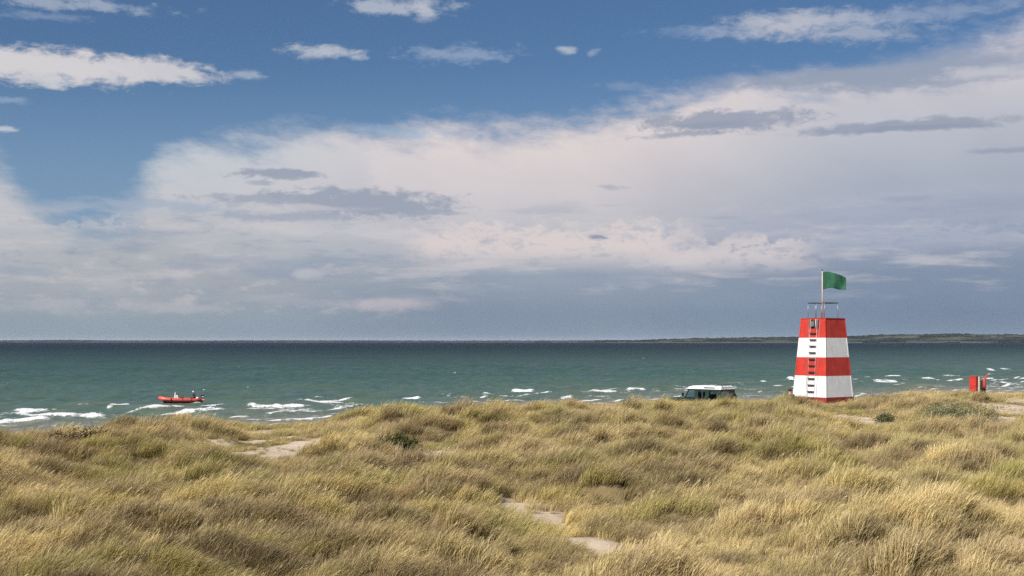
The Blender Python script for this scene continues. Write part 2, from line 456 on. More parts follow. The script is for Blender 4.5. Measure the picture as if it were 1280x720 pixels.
def nonuni(lo, f0, f1, hi, step, g=1.12):
    a = list(np.arange(f0, f1 + 1e-6, step))
    s = step; v = f1
    while v < hi: s *= g; v += s; a.append(v)
    s = step; v = f0; b = []
    while v > lo: s *= g; v -= s; b.append(v)
    return np.array(b[::-1] + a)
gx = nonuni(-2500, -30, 38, 2500, 0.16); gy = nonuni(-2500, 10, 74, 2100, 0.16)
GX, GY = np.meshgrid(gx, gy)
fx_, fy_ = GX.ravel(), GY.ravel()
TZ = height(fx_, fy_)
_, TF = tussock(fx_, fy_)
me = npmesh("dune_ground", np.stack([fx_, fy_, TZ], 1), grid_faces(len(gy), len(gx)))
fattr(me, "sand", sand_mask(fx_, fy_)); fattr(me, "wet", sstep(fy_ - shore(fx_), -9, -3))
m_ground = bpy.data.materials.new("dune_soil"); m_ground.use_nodes = True; X.nt = m_ground.node_tree
pos = geo(); b = X.nt.nodes["Principled BSDF"]
n1 = noise(pos, 1.3, 6, 0.65); n2 = noise(pos, 14, 4, 0.7)
soil = mix(smooth(n1, 0.35, 0.65), (0.085, 0.060, 0.030), (0.20, 0.15, 0.075))
soil = mix(smooth(n2, 0.5, 0.75) * 0.6, soil, (0.26, 0.21, 0.11))
sandc = mix(smooth(n1, 0.3, 0.7), (0.40, 0.31, 0.22), (0.56, 0.46, 0.35))
sandc = mix(smooth(n2, 0.58, 0.70) * 0.5, sandc, (0.22, 0.16, 0.10))
c = mix(attr("sand"), soil, sandc)
c = mix(attr("wet") * 0.75, c, (0.20, 0.16, 0.11))
setin(b.inputs["Base Color"], c); b.inputs["Roughness"].default_value = 0.95; b.inputs["Specular IOR Level"].default_value = 0.1
bn = X.nt.nodes.new("ShaderNodeBump"); bn.inputs["Strength"].default_value = 0.8; bn.inputs["Distance"].default_value = 0.04
setin(bn.inputs["Height"], noise(pos, 9, 6, 0.7)); X.nt.links.new(bn.outputs[0], b.inputs["Normal"])
tag(link("dune_ground", me, m_ground, smooth_=True), kind='structure')

# ------------------------------------------------------------------ sea
az = R(1) * np.concatenate([np.arange(-88, -30, 1.5), np.arange(-30, 30, 0.085), np.arange(30, 89, 1.5)])
r = list(np.arange(56, 290, 0.36)); s = 0.36
while r[-1] < 42000: s = max(s * 1.02, 0.36) if r[-1] < 800 else r[-1] * 0.02; r.append(r[-1] + s)
r = np.array(r); dr = np.gradient(r)
RR, AZ = np.meshgrid(r, az, indexing='ij'); DR = np.repeat(dr[:, None], len(az), 1).ravel()
wx = (RR * np.sin(AZ)).ravel(); wy = (RR * np.cos(AZ)).ravel(); rad = RR.ravel()
wz = np.zeros_like(wx)
wr = np.random.default_rng(3)
off = wy - shore(wx)                            # distance out from the waterline
calm = sstep(off, -2, 30) * 0.75 + 0.5
for k in range(46):
    L = 0.9 * (1.085 ** k)                      # 0.9 m .. 35 m
    th = wr.normal(R(205), R(38))               # travelling towards the beach, pushed from the left
    kk = 2 * math.pi / L
    a = 0.018 * L / (2 * math.pi) * 2.2 * (1.0 if L < 9 else (9 / L) ** 1.6)
    ph = wr.uniform(0, 2 * math.pi)
    w = (math.sin(th) * wx + math.cos(th) * wy) * kk + ph
    fade = sstep(DR, L / 2.2, L / 5)
    wz += a * fade * calm * (1.0 - np.abs(np.sin(w / 2)) * 2 + 0.27) * (0.6 + 0.8 * vnoise(wx / (L * 3), wy / (L * 3), k))
# breakers: photo pixel centre, half length px, thickness px, strength
BR = [(62, 514, 54, 2.2, 1), (70, 520, 70, 2.2, 1), (30, 528, 38, 2.0, 1), (110, 524, 30, 1.0, .7), (150, 510, 16, 1.2, .9), (226, 508, 14, 1.6, 1), (135, 512, 5, 1, .8),
      (232, 516, 70, 1.5, .85), (180, 519, 60, .9, .6), (343, 509.5, 45, 1.5, 1), (404, 503, 30, 2.3, 1), (292, 505, 8, 1.2, .8), (430, 508, 18, 1.0, .7), (360, 514, 50, .8, .6),
      (514, 498, 14, 1.4, 1), (552, 505.5, 14, .9, .8), (520, 504, 20, .7, .5), (620, 495, 22, 1.4, .9), (654, 490, 17, 1.3, 1), (690, 497, 10, .8, .6), (708, 496, 10, 1.2, .9), (600, 490, 10, .8, .5),
      (756, 491, 20, 1.7, 1), (795, 488.5, 14, 1.3, 1), (750, 495, 24, .8, .6), (832, 491.5, 22, 1.2, .8), (858, 487, 20, 1.1, .8), (925, 488, 30, 1.0, .7), (900, 484, 24, .8, .55),
      (954, 477, 4.5, 1.8, 1), (949, 487, 14, .8, .5), (989, 474.8, 5, 1.4, 1), (1071, 475, 9, 1.3, .9), (1108, 477.5, 18, 1.3, .95), (1085, 480, 16, .9, .7), (1116, 471, 11, 1.3, .95),
      (1128, 474.5, 14, .7, .6), (1160, 473, 10, 1.2, .9), (1190, 471, 14, .7, .6), (1237, 463, 4.5, 1.4, 1), (1255, 462, 7, 1.2, 1), (1188, 470, 18, .8, .4), (1220, 473, 20, .7, .4), (1270, 471, 20, .7, .4),
      (310, 484, 3, .8, .6), (12, 473, 3, .9, .8), (66, 484, 4, .8, .6), (795, 477, 4, .8, .7), (630, 441, 3, .5, .5), (400, 441, 2, .5, .6), (188, 480, 2.5, .8, .6), (462, 441, 2, .5, .6), (1040, 452, 2, .5, .5), (560, 460, 2.5, .6, .5), (860, 455, 2.5, .5, .5)]
br_rng = random.Random(9)
for k in range(260):                            # smaller broken streaks between them
    x = br_rng.uniform(-200, 1480)
    yb = np.interp(x, [-200, 0, 300, 640, 900, 1130, 1480], [545, 522, 512, 494, 486, 476, 466]) + br_rng.gauss(0, 1) * (6.5 if x < 500 else 3.6)
    BR.append((x, yb, br_rng.uniform(3, 16), br_rng.uniform(.4, .8), br_rng.uniform(.25, .6)))
for k in range(46):                             # small whitecaps farther out
    y_ = 437 + 50 * br_rng.random() ** 0.7; BR.append((br_rng.uniform(-100, 1400), y_, br_rng.uniform(1.2, 3.5), 0.55, br_rng.uniform(.35, .75)))
foam = np.zeros_like(wx); lift = np.zeros_like(wx)
jag = fbm(wx, wy, 2.2, 4, 60); jag2 = fbm(wx * 0.35, wy, 1.1, 3, 61)
px_ = 640 + F * wx / wy
for bx, by, hl, th, st_ in BR:
    d0 = EYE * F / (by - HOR)
    hlm = hl / F * d0; hd = th * d0 * d0 / (EYE * F) * 0.34
    cxw = (bx - 640) / F * d0
    m = (np.abs(wx - cxw) < hlm * 1.5 + 1) & (np.abs(wy - d0) < hd * 3 + 3)
    if not m.any(): continue
    u = (wx[m] - cxw) / hlm
    v = (wy[m] - d0 - 0.10 * (wx[m] - cxw) + (jag[m] - 0.5) * 2.6 - hlm * 0.06 * u * u) / max(hd, 0.8)
    prof = sstep(np.abs(u), 1.15, 0.55)
    q = prof * np.exp(-v * v * 1.2) * st_
    foam[m] = np.maximum(foam[m], q)
    lift[m] = np.maximum(lift[m], 0.32 * st_ * prof * np.exp(-(v - 0.2) ** 2 * 2.2) * min(1, th / 1.4))
# long broken breaker lines that follow the shore
for k, (o, wd_) in enumerate(((5, .45), (9, .55), (13.5, .6), (18, .65), (23, .6), (29, .55), (36, .7), (42, .8), (49, .7))):
    w = off - o - 5.0 * (fbm(wx, wy * 0.3, 16, 3, 170 + k) - 0.5) - 1.2 * (jag - 0.5)
    on = sstep(fbm(wx, wx * 0 + k * 7.0, 7.0, 4, 180 + k, 0.65), 0.48 + 0.008 * k, 0.66 + 0.008 * k)
    foam = np.maximum(foam, np.exp(-(w / wd_) ** 2) * 0.95 * on)
    lift = np.maximum(lift, 0.16 * on * np.exp(-(w / 0.9) ** 2))
# swash lines along the beach
for k, o in enumerate((1.0, 4.5, 9.0)):
    w = off - o - 2.0 * (fbm(wx, wx * 0, 9, 3, 70 + k) - 0.5) * 2
    foam = np.maximum(foam, np.exp(-(w / 0.7) ** 2) * 0.75 * sstep(fbm(wx, wy, 5, 3, 80 + k), 0.38, 0.6))
# pale drained foam on the water around the breakers
surf = np.exp(-((off - 14) / 13) ** 2)
wz += lift
me = npmesh("sea", np.stack([wx, wy, wz], 1), grid_faces(len(r), len(az)))
fattr(me, "foam", foam); fattr(me, "surf", surf); fattr(me, "off", np.clip(off, 0, 60000))
m_sea = bpy.data.materials.new("sea_water"); m_sea.use_nodes = True; X.nt = m_sea.node_tree
b = X.nt.nodes["Principled BSDF"]; pos = geo()
o_ = attr("off")
lg = X.math('LOGARITHM', o_ + 4.0, 10.0)         # 0.6 .. 4.6
big = noise(vmath('MULTIPLY', pos, (0.006, 0.03, 0)), 1.0, 4, 0.6)  # broad streaks: wind patches and cloud shadow painted into the water colour
mid = noise(vmath('MULTIPLY', pos, (0.05, 0.16, 0)), 1.0, 4, 0.6)
swl = noise(vmath('MULTIPLY', pos, (0.13, 0.085, 0)), 1.0, 5, 0.62)
cw = ramp((lg + (big - 0.5) * 0.5 + (mid - 0.5) * 0.55 + (swl - 0.5) * 0.7 + (noise(vmath('MULTIPLY', pos, (0.22, 0.5, 0)), 1.0, 5, 0.65) - 0.5) * 0.6) * 0.25, [
    (0.20, (0.20, 0.18, 0.13)), (0.32, (0.135, 0.140, 0.098)), (0.42, (0.072, 0.108, 0.074)), (0.52, (0.046, 0.088, 0.068)),
    (0.66, (0.026, 0.054, 0.052)), (0.78, (0.009, 0.021, 0.031)), (0.95, (0.003, 0.008, 0.020))])
fn = noise(vmath('MULTIPLY', pos, (1.0, 0.45, 1.0)), 2.4, 6, 0.7)
fn2 = noise(vmath('MULTIPLY', pos, (0.5, 0.25, 0.3)), 1.6, 5, 0.65)
fn3 = noise(vmath('MULTIPLY', pos, (0.7, 0.16, 1.0)), 6.0, 4, 0.7)
fn4 = noise(vmath('MULTIPLY', pos, (0.30, 1.0, 0.0)), 1.0, 5, 0.65)
fo = smooth(attr("foam") + (fn - 0.5) * 0.9 + (fn3 - 0.5) * 1.1 + (fn4 - 0.5) * 1.6, 0.38, 0.95)
lace = smooth(fn2, 0.50, 0.72) * attr("surf") * 0.34
fm = X.math('MAXIMUM', fo, lace)
bn = X.nt.nodes.new("ShaderNodeBump"); bn.inputs["Strength"].default_value = 1.0; bn.inputs["Distance"].default_value = 1.0
h1 = noise(vmath('MULTIPLY', pos, (1.0, 1.5, 0.0)), 1.5, 6, 0.62); h2 = noise(vmath('MULTIPLY', pos, (0.14, 0.3, 0.0)), 1.0, 4, 0.6)
far = smooth(o_, 60, 500)
setin(bn.inputs["Height"], h1 * 0.30 + h2 * far * 2.2)
X.nt.nodes.remove(b)
wd = X.nt.nodes.new("ShaderNodeBsdfDiffuse"); wg = X.nt.nodes.new("ShaderNodeBsdfGlossy"); wf = X.nt.nodes.new("ShaderNodeFresnel")
setin(wd.inputs[0], mix(fm, cw, (0.64, 0.64, 0.65))); wg.inputs[0].default_value = (1, 1, 1, 1); wg.inputs["Roughness"].default_value = 0.22; wf.inputs[0].default_value = 1.333
for q in (wg, wf): X.nt.links.new(bn.outputs[0], q.inputs["Normal"])
# a wind-roughened sea mirrors only a part of what a still one would: wave backs hide each other
refl = X.math('MINIMUM', X(wf.outputs[0]), smooth(lg, 1.6, 3.0, 0.34, 0.09)) * smooth(swl, 0.3, 0.7, 0.55, 1.5) * (1.0 - fm)
wm = X.nt.nodes.new("ShaderNodeMixShader"); setin(wm.inputs[0], refl)
X.nt.links.new(wd.outputs[0], wm.inputs[1]); X.nt.links.new(wg.outputs[0], wm.inputs[2])
X.nt.links.new(wm.outputs[0], X.nt.nodes["Material Output"].inputs[0])
tag(link("sea", me, m_sea, smooth_=True), kind='structure')

# ------------------------------------------------------------------ far coast
def coast(name, dist, depth, prof, x0, x1, step, jagamp, seed, mat):
    xs = np.arange(x0, x1, step); ys = dist + depth * np.linspace(0, 1, 34) ** 1.3
    XX, YY = np.meshgrid(xs, ys); t = (YY - dist) / depth
    H = np.interp(640 + F * XX / YY, [p[0] for p in prof], [p[1] for p in prof])       # crest rise above eye level, in photo px
    zmax = EYE + 1.15 * np.maximum(H, 0) * (dist + depth * 0.6) / F
    rise = sstep(t, 0.0, 0.62) * (1 - 0.25 * sstep(t, 0.7, 1.0))
    z = -2 + (zmax + 2) * (0.10 * sstep(t, 0, 0.015) + 0.90 * rise * (0.75 + 0.5 * (fbm(XX, YY, 600, 4, seed) - 0.5)) / 0.9)
    wood = sstep(fbm(XX * 0.6, YY * 2, 170, 4, seed + 5), 0.50, 0.56)
    z = z + (3 + 7 * vnoise(XX / 16, YY / 16, seed + 9) + 5 * vnoise(XX / 45, YY / 45, seed + 2)) * wood * jagamp * sstep(t, 0.0, 0.03)
    me = npmesh(name, np.stack([XX.ravel(), YY.ravel(), z.ravel()], 1), grid_faces(len(ys), len(xs)))
    fattr(me, "wood", wood.ravel())
    return tag(link(name, me, mat), kind='structure')
m_coast = bpy.data.materials.new("far_land"); m_coast.use_nodes = True; X.nt = m_coast.node_tree
b = X.nt.nodes["Principled BSDF"]; pos = geo()
fieldc = ramp(noise(vmath('MULTIPLY', pos, (0.004, 0.004, 0.0)), 1.0, 2, 0.4), [(0.35, (0.022, 0.034, 0.026)), (0.47, (0.05, 0.06, 0.040)), (0.55, (0.095, 0.092, 0.070)), (0.65, (0.032, 0.042, 0.030))])
px3, py3, pz3 = sep(pos)
fieldc = mix(smooth(pz3, 4, 1), fieldc, (0.12, 0.12, 0.11))
setin(b.inputs["Base Color"], mix(attr("wood"), fieldc, (0.006, 0.011, 0.009)))
b.inputs["Roughness"].default_value = 0.95; b.inputs["Specular IOR Level"].default_value = 0.0
coast("hills", 7600, 1700, [(780, -2), (800, 0.3), (840, 2.2), (880, 3.5), (930, 3.7), (1000, 4.6), (1060, 5.0), (1100, 7.0), (1160, 7.6), (1190, 7.8), (1230, 6.8), (1290, 6.6), (1500, 9), (2100, 4)],
      600, 7500, 7, 1.0, 200, m_coast)
coast("far_coast", 13500, 1500, [(-900, 0.2), (0, 0.5), (90, 1.2), (150, 0.6), (260, 0.3), (420, 0.7), (520, 0.2), (700, 0.3), (820, 0.9), (2000, 1)],
      -14000, 9000, 11, 1.1, 300, m_coast)

# ------------------------------------------------------------------ haze
mh = bpy.data.materials.new("haze_air"); mh.use_nodes = True; mh.node_tree.nodes.clear()
pv = mh.node_tree.nodes.new("ShaderNodeVolumePrincipled"); pv.inputs["Color"].default_value = (0.80, 0.88, 1.0, 1); pv.inputs["Density"].default_value = 1.5e-5
mo = mh.node_tree.nodes.new("ShaderNodeOutputMaterial"); mh.node_tree.links.new(pv.outputs[0], mo.inputs["Volume"])
hz = MB().box((-45000, -3500, -4.5), (45000, 45000, 110)).build("haze", mh); tag(hz, "thin sea air that fades the far coast", None, kind='stuff')

exec_objects = True
# ------------------------------------------------------------------ tower
tz = EYE - 59.0 * (503 - HOR) / F - 0.10
TW = Vector(((1028.6 - 640) / F * 59.0 , 59.0, tz))
vd = math.atan2(TW.x, TW.y)                     # azimuth of the view ray to the tower
zof = lambda py, d=59.0: EYE - d * (py - HOR) / F - tz
red = material("red_paint", (0.47, 0.036, 0.020), 0.5, var=0.16, scale=2.5, dirt=(0.26, 0.035, 0.02), dirt_amt=0.8, bump=0.3, bscale=12)
white = material("white_paint", (0.74, 0.73, 0.71), 0.5, var=0.05, scale=2.0, dirt=(0.42, 0.33, 0.24), dirt_amt=0.6, bump=0.3, bscale=12)
dkred = material("dark_red_paint", (0.24, 0.03, 0.025), 0.6, var=0.2)
galv = material("galvanised_steel", (0.30, 0.31, 0.33), 0.45, metal=0.7)
dark = material("dark_iron", (0.035, 0.03, 0.03), 0.6)
blackp = material("black_plastic", (0.015, 0.015, 0.016), 0.5)
# centre of the square plan sits behind the near corner
al = R(38.7)
tower = empty("lifeguard_tower", (0, 0, 0), "red and white banded beach tower with ladder and roof railing on the dune crest", "tower")
half_b, half_t = 1.02, 0.735
ctr = Vector((TW.x, TW.y, 0)) + Vector((math.sin(vd), math.cos(vd), 0)) * half_b * 1.40
tower.location = (ctr.x - 0.0, ctr.y, tz)
# local -Y face looks left of the viewer (the ladder face), local +X face looks right
tower.rotation_euler = (0, 0, -vd - al)
zt = zof(398.0)
def hw(z): return half_b + (half_t - half_b) * min(1, max(0, (z - 0.2) / (zt - 0.2)))
def ring(z, e=0.0): h = hw(z) + e; return [(-h, -h, z), (h, -h, z), (h, h, z), (-h, h, z)]
zs = [zof(497.0), zof(470.3), zof(446.8), zof(422.2), zt]
w = MB()
for i, (a, bq) in enumerate(zip(zs, zs[1:])): w.hull(ring(a), ring(bq), m=(1 if i % 2 == 0 else 0), caps=(i in (0, 3)))
wall = w.build("wall", [red, white], tower)
MB().hull(ring(-0.5, 0.035), ring(zs[0], 0.03)).build("plinth", dkred, tower)
cp = MB().hull(ring(zt + 0.002, 0.02), ring(zt + 0.035, 0.02)); cp.build("roof_deck", red, tower)
# corner battens, same paint bands
for sx, sy in ((1, -1), (-1, -1), (1, 1)):
    cb = MB()
    for i, (a, bq) in enumerate(zip(zs, zs[1:])):
        ha, hb = hw(a) + 0.012, hw(bq) + 0.012
        lo = [(sx * (ha - 0.05), sy * ha, a), (sx * ha, sy * ha, a), (sx * ha, sy * (ha - 0.05), a), (sx * (ha - 0.05), sy * (ha - 0.05), a)]
        hi = [(sx * (hb - 0.05), sy * hb, bq), (sx * hb, sy * hb, bq), (sx * hb, sy * (hb - 0.05), bq), (sx * (hb - 0.05), sy * (hb - 0.05), bq)]
        cb.hull(lo, hi, m=(1 if i % 2 == 0 else 0))
    cb.build("corner_trim", [red, white], tower)
# ladder on the left-hand face
def fpt(x, z, off_=0.0):                        # point on the tilted -Y face
    return Vector((x, -(hw(z)) - off_, z))
lx = 0.09; lw = 0.20
lad = MB()
for s_ in (-1, 1): lad.tube([fpt(lx + s_ * lw, 0.05, 0.05), fpt(lx + s_ * lw, zt - 0.02, 0.05)], 0.007, 6)
ladder = lad.build("ladder", material("worn_white_steel", (0.62, 0.60, 0.58), 0.5), tower)
ladder.data.name = "ladder"
k = 0; z = 0.28
while z < zt - 0.55:
    MB().box((-lw + 0.01, -0.03, -0.026), (lw - 0.01, 0.03, 0.026)).build("rung", dark, ladder, loc=fpt(lx, z, 0.052)); z += 0.313
MB().tube([fpt(lx - 0.30, 0.0, 0.015), fpt(lx - 0.30, zt, 0.015)], 0.010, 6).tube([fpt(lx + 0.33, 0.0, 0.015), fpt(lx + 0.33, zt, 0.015)], 0.010, 6).build("cable", galv, tower)
hz0, hz1 = zt - 0.47, zt - 0.05
hb_ = MB()
f0, f1 = fpt(lx, hz0, 0.02), fpt(lx, hz1, 0.02)
hb_.hull([(lx - 0.27, f0.y, hz0), (lx + 0.27, f0.y, hz0), (lx + 0.27, f0.y + 0.1, hz0), (lx - 0.27, f0.y + 0.1, hz0)],
         [(lx - 0.27, f1.y, hz1), (lx + 0.27, f1.y, hz1), (lx + 0.27, f1.y + 0.1, hz1), (lx - 0.27, f1.y + 0.1, hz1)])
hatch = hb_.build("hatch", material("hatch_wood", (0.06, 0.018, 0.014), 0.7), tower)
MB().box((lx - 0.12, f0.y - 0.09, hz0 + 0.10), (lx + 0.06, f0.y + 0.02, hz1 - 0.08), bev=0.01).build("lock_box", galv, hatch)
MB().tube([(lx + 0.14, f0.y - 0.05, hz0 - 0.05), (lx + 0.14, f1.y - 0.06, hz1 + 0.02)], 0.018, 6).build("grab_bar", material("pale_steel", (0.55, 0.55, 0.52), 0.4), hatch)
# railing
rh = zof(378.5) - zt; ra = 0.50
railm = material("railing_steel", (0.10, 0.10, 0.11), 0.5, metal=0.5)
rl = MB()
rp = [(-ra, -ra), (ra, -ra), (ra, ra), (-ra, ra)]
rail = MB().tube([(x_, y_, zt + 0.03 + rh) for x_, y_ in rp[:]] + [(-ra, -ra, zt + 0.03 + rh)], 0.024, 8).build("railing", railm, tower)
for x_, y_ in rp + [(0.0, -ra), (-ra, 0.05)]:
    MB().tube([(x_, y_, zt), (x_, y_, zt + 0.03 + rh)], 0.013, 6).build("post", galv, rail)
# pole
polem = material("pole_wood", (0.50, 0.40, 0.36), 0.55)
ph = zof(336.0) - zt
vl = Vector((-math.cos(al), math.sin(al), 0))   # screen-left seen in tower space
pb = vl * 0.09
pole = MB().tube([(pb.x, pb.y, zt), (pb.x + vl.x * 0.04, pb.y + vl.y * 0.04, zt + ph)], [0.038, 0.024], 10).build("flagpole", polem, tower)
MB().ball((pb.x + vl.x * 0.04, pb.y + vl.y * 0.04, zt + ph + 0.02), 0.04).build("finial", dark, pole)
# flag: streams off to the right
flagm = material("green_cloth", (0.009, 0.080, 0.040), 0.8, var=0.2, scale=4)
nu, nv = 34, 22
fv = []
for j in range(nv):
    for i in range(nu):
        u = i / (nu - 1); v = j / (nv - 1)
        L = 1.10 * u
        sagt = 0.22 * u ** 1.2 - 0.05 * math.sin(u * 5); 
        hgt = 0.86 - 0.22 * u
        amp = 0.10 * u ** 0.7
        yy = amp * math.sin(u * 8.5 + v * 2.0 - 0.6) + 0.04 * u * math.sin(u * 17 - v * 3)
        xx = L + (0.05 * math.sin(v * 3.1) if u > 0 else 0) * (1 - u) * u * 3
        fv.append((xx, yy, -sagt - v * hgt + 0.025 * u * math.sin(u * 11 + v * 4)))
fm_ = npmesh("flag", np.array(fv), grid_faces(nv, nu))
rotw = tower.rotation_euler.to_matrix()
ftop = Vector(tower.location) + rotw @ Vector((pb.x + vl.x * 0.035, pb.y + vl.y * 0.035, zt + ph - 0.06))
flag = link("flag", fm_, flagm, smooth_=True); flag.location = ftop + Vector((0.03, 0, 0)); flag.rotation_euler = (0, 0, -vd - R(12))
sm = flag.modifiers.new("thickness", 'SOLIDIFY'); sm.thickness = 0.006
tag(flag, "plain green flag blown to the right at the top of the tower's pole", "flag")

# ------------------------------------------------------------------ people
def skin_mesh(name, pts, edges, root, sub=1):
    me = bpy.data.meshes.new(name); me.from_pydata([p[:3] for p in pts], edges, []); 
    o = bpy.data.objects.new(name + "_tmp", me); COL.objects.link(o)
    sk = o.modifiers.new("s", 'SKIN'); sk.use_smooth_shade = True
    for i, p in enumerate(pts):
        rr_ = p[3] if isinstance(p[3], (tuple, list)) else (p[3], p[3])
        me.skin_vertices[0].data[i].radius = rr_; me.skin_vertices[0].data[i].use_root = (i == root)
    ss = o.modifiers.new("ss", 'SUBSURF'); ss.levels = ss.render_levels = sub
    dg = bpy.context.evaluated_depsgraph_get()
    out_ = bpy.data.meshes.new_from_object(o.evaluated_get(dg)); out_.name = name
    bpy.data.objects.remove(o); bpy.data.meshes.remove(me)
    return out_
skinm = material("skin", (0.46, 0.25, 0.17), 0.55, var=0.05)
def person(loc, rz, J, label, top_m, leg_m, hair_m, cap_m=None, group=None):
    """J: joints dict in local metres, facing -Y"""
    root = empty("person", loc, label, "person", rz)
    V_ = lambda n: Vector(J[n])
    pts = []; ed = []; idx = {}
    def add(n, p, r_, parent=None):
        idx[n] = len(pts); pts.append((*p, r_))
        if parent is not None: ed.append((idx[parent], idx[n]))
    add('pelvis', V_('pelvis'), (0.135, 0.11))
    add('waist', V_('pelvis').lerp(V_('chest'), 0.5), (0.12, 0.10), 'pelvis')
    add('chest', V_('chest'), (0.15, 0.115), 'waist'); add('nb', V_('chest').lerp(V_('neck'), 0.55), 0.078, 'chest'); add('neck', V_('neck'), 0.055, 'nb')
    h = V_('head'); nk = V_('neck'); up = (h - nk).normalized()
    add('jaw', nk.lerp(h, 0.5) , 0.060, 'neck'); add('head', h, (0.085, 0.098), 'jaw'); add('crown', h + up * 0.075, 0.066, 'head')
    for s_ in 'LR':
        add('sh' + s_, V_('sh' + s_), 0.058, 'chest'); add('el' + s_, V_('el' + s_), 0.043, 'sh' + s_)
        add('wr' + s_, V_('wr' + s_), 0.028, 'el' + s_)
        d = (V_('wr' + s_) - V_('el' + s_)).normalized(); pm = V_('wr' + s_) + d * 0.07
        add('pm' + s_, pm, (0.036, 0.018), 'wr' + s_)
        side = d.cross(Vector((0, 0, 1)));  side = side.normalized() if side.length > 0.1 else Vector((1, 0, 0))
        dn = d.cross(side).normalized()
        if dn.z > 0: dn = -dn
        for f_ in range(4):
            a = pm + side * (f_ - 1.5) * 0.021 + d * 0.025; ln = (0.062, 0.078, 0.074, 0.056)[f_]
            add(f'fa{f_}{s_}', a, 0.0095, 'pm' + s_); add(f'fb{f_}{s_}', a + d * ln * 0.5 + dn * 0.008, 0.0085, f'fa{f_}{s_}')
            add(f'fc{f_}{s_}', a + d * ln * 0.85 + dn * 0.03, 0.007, f'fb{f_}{s_}')
        tb = pm - side * 0.04 - d * 0.03
        add('ta' + s_, tb, 0.011, 'pm' + s_); add('tb' + s_, tb - side * 0.018 + d * 0.035, 0.009, 'ta' + s_)
        add('hp' + s_, V_('hp' + s_), 0.092, 'pelvis'); add('kn' + s_, V_('kn' + s_), 0.060, 'hp' + s_)
        c_ = V_('kn' + s_).lerp(V_('an' + s_), 0.35); add('cf' + s_, c_, 0.055, 'kn' + s_)
        add('an' + s_, V_('an' + s_), 0.038, 'cf' + s_); add('to' + s_, V_('to' + s_), (0.042, 0.028), 'an' + s_)
    body = link("body", skin_mesh("body", pts, ed, 0), skinm, root, True)
    # face: nose, ears, eyes
    fw = Vector((0, -1, 0)); fb = MB()
    fb.tube([h + fw * 0.085 + up * 0.015, h + fw * 0.118 - up * 0.018], [0.008, 0.014], 6)
    fb.build("nose", skinm, body)
    for sx in (-1, 1): MB().ball(h + Vector((sx * 0.088, 0.005, -0.005)), (0.010, 0.018, 0.028)).build("ear", skinm, body)
    for sx in (-1, 1): MB().ball(h + fw * 0.088 + Vector((sx * 0.032, 0, 0.012)), 0.010).build("eye", blackp, body)
    MB().tube([h + fw * 0.098 - up * 0.045 + Vector((-0.022, 0, 0)), h + fw * 0.101 - up * 0.047, h + fw * 0.098 - up * 0.045 + Vector((0.022, 0, 0))], 0.005, 6).build("mouth", material("lips", (0.30, 0.10, 0.08)), body)
    # clothes
    def sub(names, fat):
        ii = {n: q for q, n in enumerate(names)}
        pp = []
        for n in names:
            p_ = pts[idx[n]]; rd = p_[3] if isinstance(p_[3], tuple) else (p_[3], p_[3])
            pp.append((p_[0], p_[1], p_[2], (rd[0] * fat + 0.016, rd[1] * fat + 0.016)))
        inv = {v: k for k, v in idx.items()}
        return pp, [(ii[inv[a]], ii[inv[b_]]) for a, b_ in ed if inv[a] in ii and inv[b_] in ii]
    pp, ee = sub(['pelvis', 'waist', 'chest', 'nb', 'shL', 'elL', 'wrL', 'shR', 'elR', 'wrR'], 1.22)
    link("jacket", skin_mesh("jacket", pp, ee, 0), top_m, root, True)
    pp, ee = sub(['pelvis', 'hpL', 'knL', 'cfL', 'anL', 'hpR', 'knR', 'cfR', 'anR'], 1.2)
    link("trousers", skin_mesh("trousers", pp, ee, 0), leg_m, root, True)
    for s_ in 'LR':
        MB().tube([V_('an' + s_) + Vector((0, 0.03, -0.035)), V_('an' + s_).lerp(V_('to' + s_), 0.6) - Vector((0, 0, 0.012)), V_('to' + s_) - Vector((0, 0.02, 0.0))], [0.048, 0.052, 0.038], 10).build("shoe", blackp, root)
    hb2 = MB().ball(h + up * 0.045 + Vector((0, 0.022, 0)), (0.098, 0.104, 0.085), seg=16)
    hb2.build("cap" if cap_m else "hair", cap_m or hair_m, root)
    return root
hairm = material("brown_hair", (0.05, 0.025, 0.015), 0.7)
navy = material("navy_jacket", (0.02, 0.025, 0.05), 0.7)
blackj = material("black_jacket", (0.02, 0.018, 0.022), 0.75)
greyt = material("dark_trousers", (0.025, 0.028, 0.035), 0.8)
capw = material("white_cap_cloth", (0.75, 0.75, 0.72), 0.7)
SIT = dict(pelvis=(0, 0, 0.16), chest=(0, 0.03, 0.52), neck=(0, 0.0, 0.70), head=(0, -0.03, 0.84),
           shL=(0.19, 0.01, 0.62), elL=(0.27, -0.12, 0.36), wrL=(0.17, -0.34, 0.38), shR=(-0.19, 0.01, 0.62), elR=(-0.27, -0.12, 0.36), wrR=(-0.17, -0.34, 0.38),
           hpL=(0.10, -0.03, 0.13), knL=(0.14, -0.42, 0.44), anL=(0.13, -0.58, 0.08), toL=(0.14, -0.74, 0.04),
           hpR=(-0.10, -0.03, 0.13), knR=(-0.14, -0.42, 0.44), anR=(-0.13, -0.58, 0.08), toR=(-0.14, -0.74, 0.04))
SEAT = {k: tuple(v) for k, v in SIT.items()}
